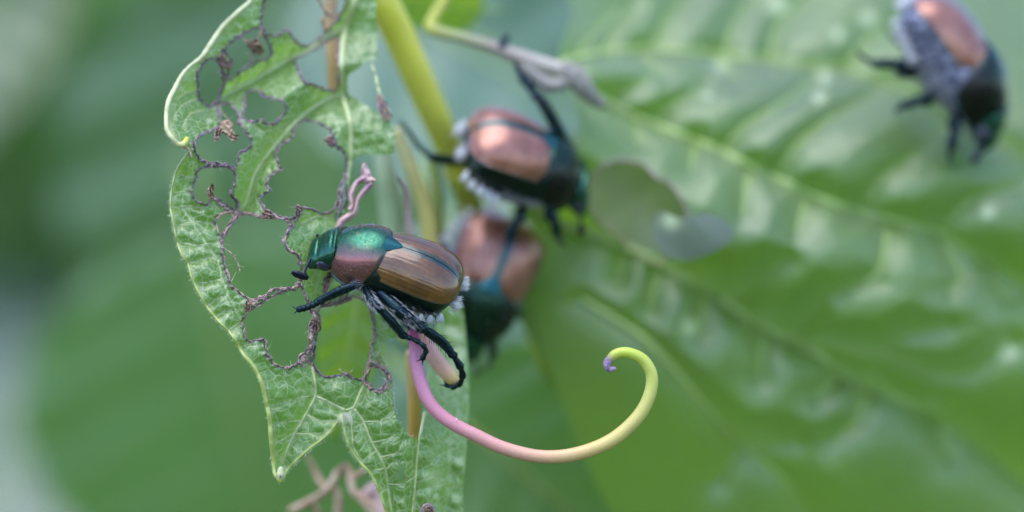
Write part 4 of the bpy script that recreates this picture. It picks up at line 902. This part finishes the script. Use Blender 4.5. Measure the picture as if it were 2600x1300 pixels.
        d = np.array([-0.9 + r.normal(0, 0.3), 0.5 * math.sin(a), 0.6 * math.cos(a)]) + r.normal(0, 0.15, 3)
        hair(mb, p, d, r.uniform(0.02, 0.05) * (1.3 if u < 0.3 else 0.7), 0.0013, np.array([-0.2, 0, -0.1]), 3)
    for k in range(60):
        t = r.uniform(-0.9, 0.9); s = r.uniform(0.0, 1.0); w, h = pro_wh(s)
        p = np.array([pro_x(s, t), w * math.sin(t), h * math.cos(t) - 0.058 * s ** 1.5]); hair(mb, p, np.array([0.4, math.sin(t), math.cos(t)]), r.uniform(0.008, 0.018), 0.0008, r.normal(0, 0.3, 3), 3)
    PROTO['hairs'] = mb.build('body_hairs', BM['seta']); PROTO['hairs']['kind'] = 'stuff'
beetle_meshes()
def antenna_mesh(pts, club):
    mb = MB(); q = tube_data(pts, [0.010, 0.008, 0.007, 0.008][:len(pts)], seg=8, n=22, rough=0.08); mb.add(*q)
    a, b = np.asarray(club[0], float), np.asarray(club[1], float)
    d = b - a; side = np.cross(d, [0.1, 0.9, 0.3]); side /= np.linalg.norm(side)
    for k in (-1, 0, 1):
        o_ = side * k * 0.008; q = tube_data([a + o_, a + d * 0.3 + o_ * 1.1, a + d * 0.7 + o_ * 1.1, b + o_ * 0.8], [0.006, 0.0125, 0.013, 0.006], seg=10, n=16); mb.add(*q)
    return mb
def leg_mesh(femur, tibia, tarsus, rf, rt, rs, spines=True, claws=True, seed=0):
    """femur, tibia, tarsus: point lists that share their joints; one jointed skin"""
    r = np.random.default_rng(seed); mb = MB()
    q = tube_data(femur, rf, seg=12, n=18, flat=0.8); mb.add(*q)
    q = tube_data(tibia, rt, seg=12, n=22, flat=0.8, rough=0.03); mb.add(*q)
    for p, rad in ((femur[-1], rf[-1] * 1.08), (tibia[-1], rt[-1] * 0.95)):
        p = np.asarray(p, float); q = tube_data([p - np.array([rad * .4, 0, 0]), p + np.array([rad * .4, 0, 0])], rad, seg=10, n=4); mb.add(*q)
    # tarsus: five joints
    C = catmull(tarsus, 26); cuts = np.linspace(0, 25, 6).astype(int)
    for k in range(5):
        a, b = C[cuts[k]], C[cuts[k + 1]]; rr_ = rs[0] + (rs[-1] - rs[0]) * k / 4
        seg_ = C[cuts[k]:cuts[k + 1] + 1]; q = tube_data([seg_[0], seg_[len(seg_) // 2], seg_[-1]], [rr_ * 0.62, rr_ * 0.9, rr_ * 1.1], seg=9, n=8); mb.add(*q)
        dd = b - a; dd /= np.linalg.norm(dd) + 1e-9
        for m_ in range(4): hair(mb, b, -dd * 0.2 + r.normal(0, 0.8, 3), rr_ * 2.2, 0.0012, None, 2)
    if claws:
        e = C[-1]; dd = C[-1] - C[-3]; dd /= np.linalg.norm(dd) + 1e-9; sd = np.cross(dd, [0.2, 0.3, 0.9]); sd /= np.linalg.norm(sd)
        for s in (-1, 1):
            q = tube_data([e, e + dd * 0.022 + sd * s * 0.012, e + dd * 0.034 + sd * s * 0.022 + np.cross(sd, dd) * 0.012], [0.0055, 0.004, 0.001], seg=6, n=8); mb.add(*q)
    if spines:
        C = catmull(tibia, 20) if len(tibia) > 2 else np.array([np.asarray(tibia[0]) + (np.asarray(tibia[-1]) - np.asarray(tibia[0])) * t for t in np.linspace(0, 1, 20)])
        T = np.asarray(tibia[-1], float) - np.asarray(tibia[0], float); T /= np.linalg.norm(T)
        for k in range(3, 20):
            for m_ in range(3):
                d = r.normal(0, 1, 3); d -= T * d.dot(T); d /= np.linalg.norm(d)
                rad = np.interp(k / 19, np.linspace(0, 1, len(rt)), rt)
                hair(mb, C[k] + d * rad * 0.8, d + T * 0.9, rad * r.uniform(0.7, 1.5), 0.0022, None, 2)
    return mb
def leg_hairs(femur, rf, n, seed, L=0.03):
    r = np.random.default_rng(seed); mb = MB(); C = catmull(femur, 30) if len(femur) > 2 else np.array([np.asarray(femur[0]) + (np.asarray(femur[-1]) - np.asarray(femur[0])) * t for t in np.linspace(0, 1, 30)])
    T = C[-1] - C[0]; T /= np.linalg.norm(T)
    for k in range(n):
        i = r.integers(0, 30); d = r.normal(0, 1, 3); d -= T * d.dot(T); d /= np.linalg.norm(d); rad = np.interp(i / 29, np.linspace(0, 1, len(rf)), rf)
        hair(mb, C[i] + d * rad * 0.85, d * 0.28 + T, r.uniform(0.6, 1.1) * L, 0.0012, None, 3)
    return mb
def default_legs(side):
    s = side
    return [  # (femur, tibia, tarsus)
        ([(0.20, s * .10, -.12), (0.26, s * .21, -.17), (0.30, s * .25, -.16)], [(0.30, s * .25, -.16), (0.38, s * .30, -.22), (0.44, s * .33, -.27)], [(0.44, s * .33, -.27), (0.50, s * .35, -.31), (0.56, s * .36, -.33)]),
        ([(0.05, s * .13, -.16), (0.04, s * .26, -.20), (0.02, s * .33, -.17)], [(0.02, s * .33, -.17), (-0.02, s * .40, -.26), (-0.05, s * .44, -.33)], [(-0.05, s * .44, -.33), (-0.06, s * .49, -.36), (-0.05, s * .55, -.37)]),
        ([(-0.10, s * .14, -.17), (-0.20, s * .27, -.21), (-0.26, s * .33, -.17)], [(-0.26, s * .33, -.17), (-0.36, s * .38, -.26), (-0.43, s * .41, -.33)], [(-0.43, s * .41, -.33), (-0.52, s * .44, -.36), (-0.60, s * .46, -.37)])]
def build_beetle(name, label, fwd, dorsal, anchor_local, anchor_world, size, legs=None, antennae=None, hair_legs=True, head_yaw=0.0, pink=False, wide=1.0, flank=False, reach=0.6):
    root = empty(name); tag(root, label, 'beetle', 'shiny brown and green beetles on the vine')
    f = Vector(fwd).normalized(); u = Vector(dorsal); u = (u - f * u.dot(f)).normalized(); l = u.cross(f)
    R = Matrix((f, l, u)).transposed()
    Mx = R.to_4x4() @ Matrix.Diagonal((size, size * wide, size * (1 + (wide - 1) * 0.6), 1)); al = Vector(anchor_local); loc = Vector(anchor_world) - R @ Vector((al.x * size, al.y * size * wide, al.z * size * (1 + (wide - 1) * 0.6)))
    Mx.translation = loc; root.matrix_world = Mx
    inv = Mx.inverted()
    toloc = lambda p: np.array(inv @ Vector(p))
    def inst(key, parent=root):
        o = PROTO[key].copy(); COL.objects.link(o); o.parent = parent
        for k_, v_ in PROTO[key].items():
            try: o[k_] = v_
            except Exception: pass
        return o
    for k in ('body', 'el1', 'el-1', 'pro', 'scu'):
        o = inst(k)
        if k == 'pro': inst('prorim', o)
        if flank and k == 'body': o.material_slots[0].link = 'OBJECT'; o.material_slots[0].material = BM['flank']
        if pink and k == 'pro': o.material_slots[0].link = 'OBJECT'; o.material_slots[0].material = BM['pronotum_dark']
        if pink and k in ('el1', 'el-1'): o.material_slots[0].link = 'OBJECT'; o.material_slots[0].material = BM['elytron_sheen']
    hd = inst('head'); piv = Vector((0.30, 0, 0.0))
    HM = Matrix.Translation(piv + Vector((0.012, 0, -0.062))) @ Matrix.Rotation(math.radians(head_yaw), 4, 'Z') @ Matrix.Rotation(math.radians(14), 4, 'Y') @ Matrix.Translation(-piv)
    hd.matrix_basis = HM; hinv = HM.inverted()
    for s in (1, -1):
        inst('eye%d' % s, hd)
        a = (antennae or {}).get(s)
        if a: pts, club = [np.array(hinv @ Vector(toloc(p))) for p in a[0]], [np.array(hinv @ Vector(toloc(p))) for p in a[1]]
        else: pts, club = [(.37, s * .10, -.02), (.41, s * .135, -.03), (.43, s * .15, -.045)], [(.43, s * .15, -.045), (.465, s * .165, -.08)]
        antenna_mesh([np.asarray(p, float) for p in pts], club).build('antenna', BM['claw'], hd)
        for k in range(6): inst('tuft%d_%d' % (s, k))
    inst('hairs')
    legs = legs or {}
    for s in (1, -1):
        for k, L in enumerate(default_legs(s)):
            rf, rt, rs = [0.030, 0.040, 0.026], [0.020, 0.026, 0.020], [0.013, 0.010]
            mt = BM['leg']
            if (s, k) in legs:
                spec = legs[(s, k)]
                L = [[toloc(p) for p in part] for part in spec[:3]]; rf, rt, rs = [[q / size for q in a] for a in spec[3:6]]
            elif pink:
                b0 = np.asarray(L[0][0], float); L = [[b0 + (np.asarray(p, float) - b0) * np.array([reach, reach, reach + 0.1]) for p in part] for part in L]
            L = [[np.asarray(p, float) for p in part] for part in L]
            lg = leg_mesh(*L, rf, rt, rs, seed=k + 10 * s + 20).build('leg', mt, root)
            h_ = leg_hairs(L[0], rf, 240 if hair_legs else 30, k, 0.04).build('leg_hairs', BM['seta'], lg); h_['kind'] = 'stuff'
    return root

# --- the sharp beetle
def axes(ang, phi, yaw=0.0):
    """head direction at angle ang (deg) in the picture plane; the back leans phi degrees from facing the viewer to facing sideways-up"""
    a = math.radians(ang); f = Vector((math.cos(a), 0, math.sin(a))); n1 = Vector((-math.sin(a), 0, math.cos(a)))
    if n1.z < 0: n1 = -n1
    p = math.radians(phi); u = n1 * math.sin(p) + Vector((0, -1, 0)) * math.cos(p)
    f = (f + Vector((0, math.sin(math.radians(yaw)), 0))).normalized(); return f, u
q = 1 / PXU
f, u = axes(180 - 20, 41, 0)
HB = dict(
 legs={
  (1, 0): ([W(*c5(880, 850), -.02), W(*c5(830, 865), -.08), W(*c5(780, 880), -.10)], [W(*c5(780, 880), -.10), W(*c5(600, 945), -.11), W(*c5(400, 1045), -.10)], [W(*c5(400, 1045), -.10), W(*c5(330, 1085), -.10), W(*c5(250, 1120), -.09), W(*c5(170, 1140), -.08)],
          [15 * q, 13 * q, 10 * q], [11 * q, 14 * q, 13 * q, 10 * q], [9.5 * q, 8.5 * q]),
  (-1, 2): ([W(*c6(900, 120), .2), W(*c6(980, 230), .27), W(*c6(1050, 320), .3)], [W(*c6(1050, 320), .3), W(*c6(1110, 400), .34), W(*c6(1150, 450), .36)], [W(*c6(1150, 450), .36), W(*c6(1170, 480), .37), W(*c6(1185, 510), .38)], [16 * q, 15 * q, 11 * q], [9 * q, 11 * q, 9 * q], [6 * q, 5 * q]),
  (1, 1): ([W(*c6(760, 100), -.04), W(*c6(830, 240), -.14), W(*c6(900, 310), -.15)], [W(*c6(900, 310), -.15), W(*c6(1010, 430), -.13), W(*c6(1115, 555), -.09)], [W(*c6(1105, 560), -.09), W(*c6(1200, 590), -.08), W(*c6(1290, 640), -.09), W(*c6(1330, 700), -.07), W(*c6(1300, 770), -.05)],
          [15 * q, 15 * q, 11 * q], [10 * q, 13 * q, 11 * q], [6.5 * q, 7.5 * q]),
  (1, 2): ([W(*c6(880, 140), -.05), W(*c6(1080, 330), -.14), W(*c6(1280, 480), -.09)], [W(*c6(1280, 480), -.09), W(*c6(1400, 560), -.04), W(*c6(1500, 640), .02), W(*c6(1580, 740), .04)], [W(*c6(1580, 740), .04), W(*c6(1650, 850), .08), W(*c6(1672, 940), .14), W(*c6(1640, 1015), .2), W(*c6(1580, 1042), .26), W(*c6(1520, 1020), .3)],
          [19 * q, 21 * q, 15 * q], [12 * q, 15 * q, 14 * q, 11 * q], [10 * q, 6.5 * q]),
 },
 antennae={1: ([W(*c5(285, 600), -.05), W(*c5(250, 680), -.08), W(*c5(235, 740), -.09), W(*c5(262, 795), -.10)], [W(*c5(262, 800), -.10), W(*c5(95, 738), -.12)])})
hb = build_beetle('beetle', 'sharp metallic green and brown beetle chewing the lacy leaf edge', f, u, (0.055, 0, 0.18), W(981, 611, -0.12), 1.14, head_yaw=10, **HB)
# --- beetle on the pair above
f, u = axes(-20, 48, 22)
b2 = build_beetle('beetle', 'blurred brown beetle with painted pink sheen climbing over another beetle, white tufts showing behind', f, u, (0, 0, 0.18), W(*ov(1376, 343), 1.35), 1.18, wide=1.3, reach=0.42,
   legs={(-1, 2): ([W(*ov(1280, 390), 1.6), W(*ov(1215, 408), 1.55), W(*ov(1180, 404), 1.5)], [W(*ov(1180, 404), 1.5), W(*ov(1120, 402), 1.45), W(*ov(1085, 395), 1.4)], [W(*ov(1085, 395), 1.4), W(*ov(1055, 370), 1.4), W(*ov(1035, 340), 1.4), W(*ov(1015, 315), 1.42)], [.05, .045, .035], [.028, .03, .026], [.018, .014]),
         (1, 1): ([W(*ov(1425, 365), 1.5), W(*ov(1370, 265), 1.42), W(*ov(1350, 240), 1.4)], [W(*ov(1350, 240), 1.4), W(*ov(1330, 212), 1.42), W(*ov(1315, 195), 1.44)], [W(*ov(1315, 195), 1.44), W(*ov(1305, 180), 1.46), W(*ov(1298, 165), 1.48)], [.042, .038, .032], [.028, .03, .026], [.02, .014])}, hair_legs=False, pink=True)
f = Vector((-0.36, -0.22, -0.90)); u = Vector((0.34, -0.88, 0.22))
b3 = build_beetle('beetle', 'blurred dark beetle hanging head down underneath the climbing beetle', f, u, (-0.17, 0, 0.18), W(*ov(1272, 640), 1.6), 1.22, hair_legs=False, pink=True, wide=1.25, flank=True, reach=0.45)
f, u = axes(-55, 30, 0)
u = Vector((0.78, -0.42, 0.42))
b4 = build_beetle('beetle', 'blurred beetle crawling head down on the large ribbed leaf', f, u, (0, 0, 0.18), W(*ov(2490, 112), 1.95), 1.36, hair_legs=False, pink=True, wide=1.1, flank=True, reach=0.5)
for o in list(PROTO.values()): bpy.data.objects.remove(o, do_unlink=True)
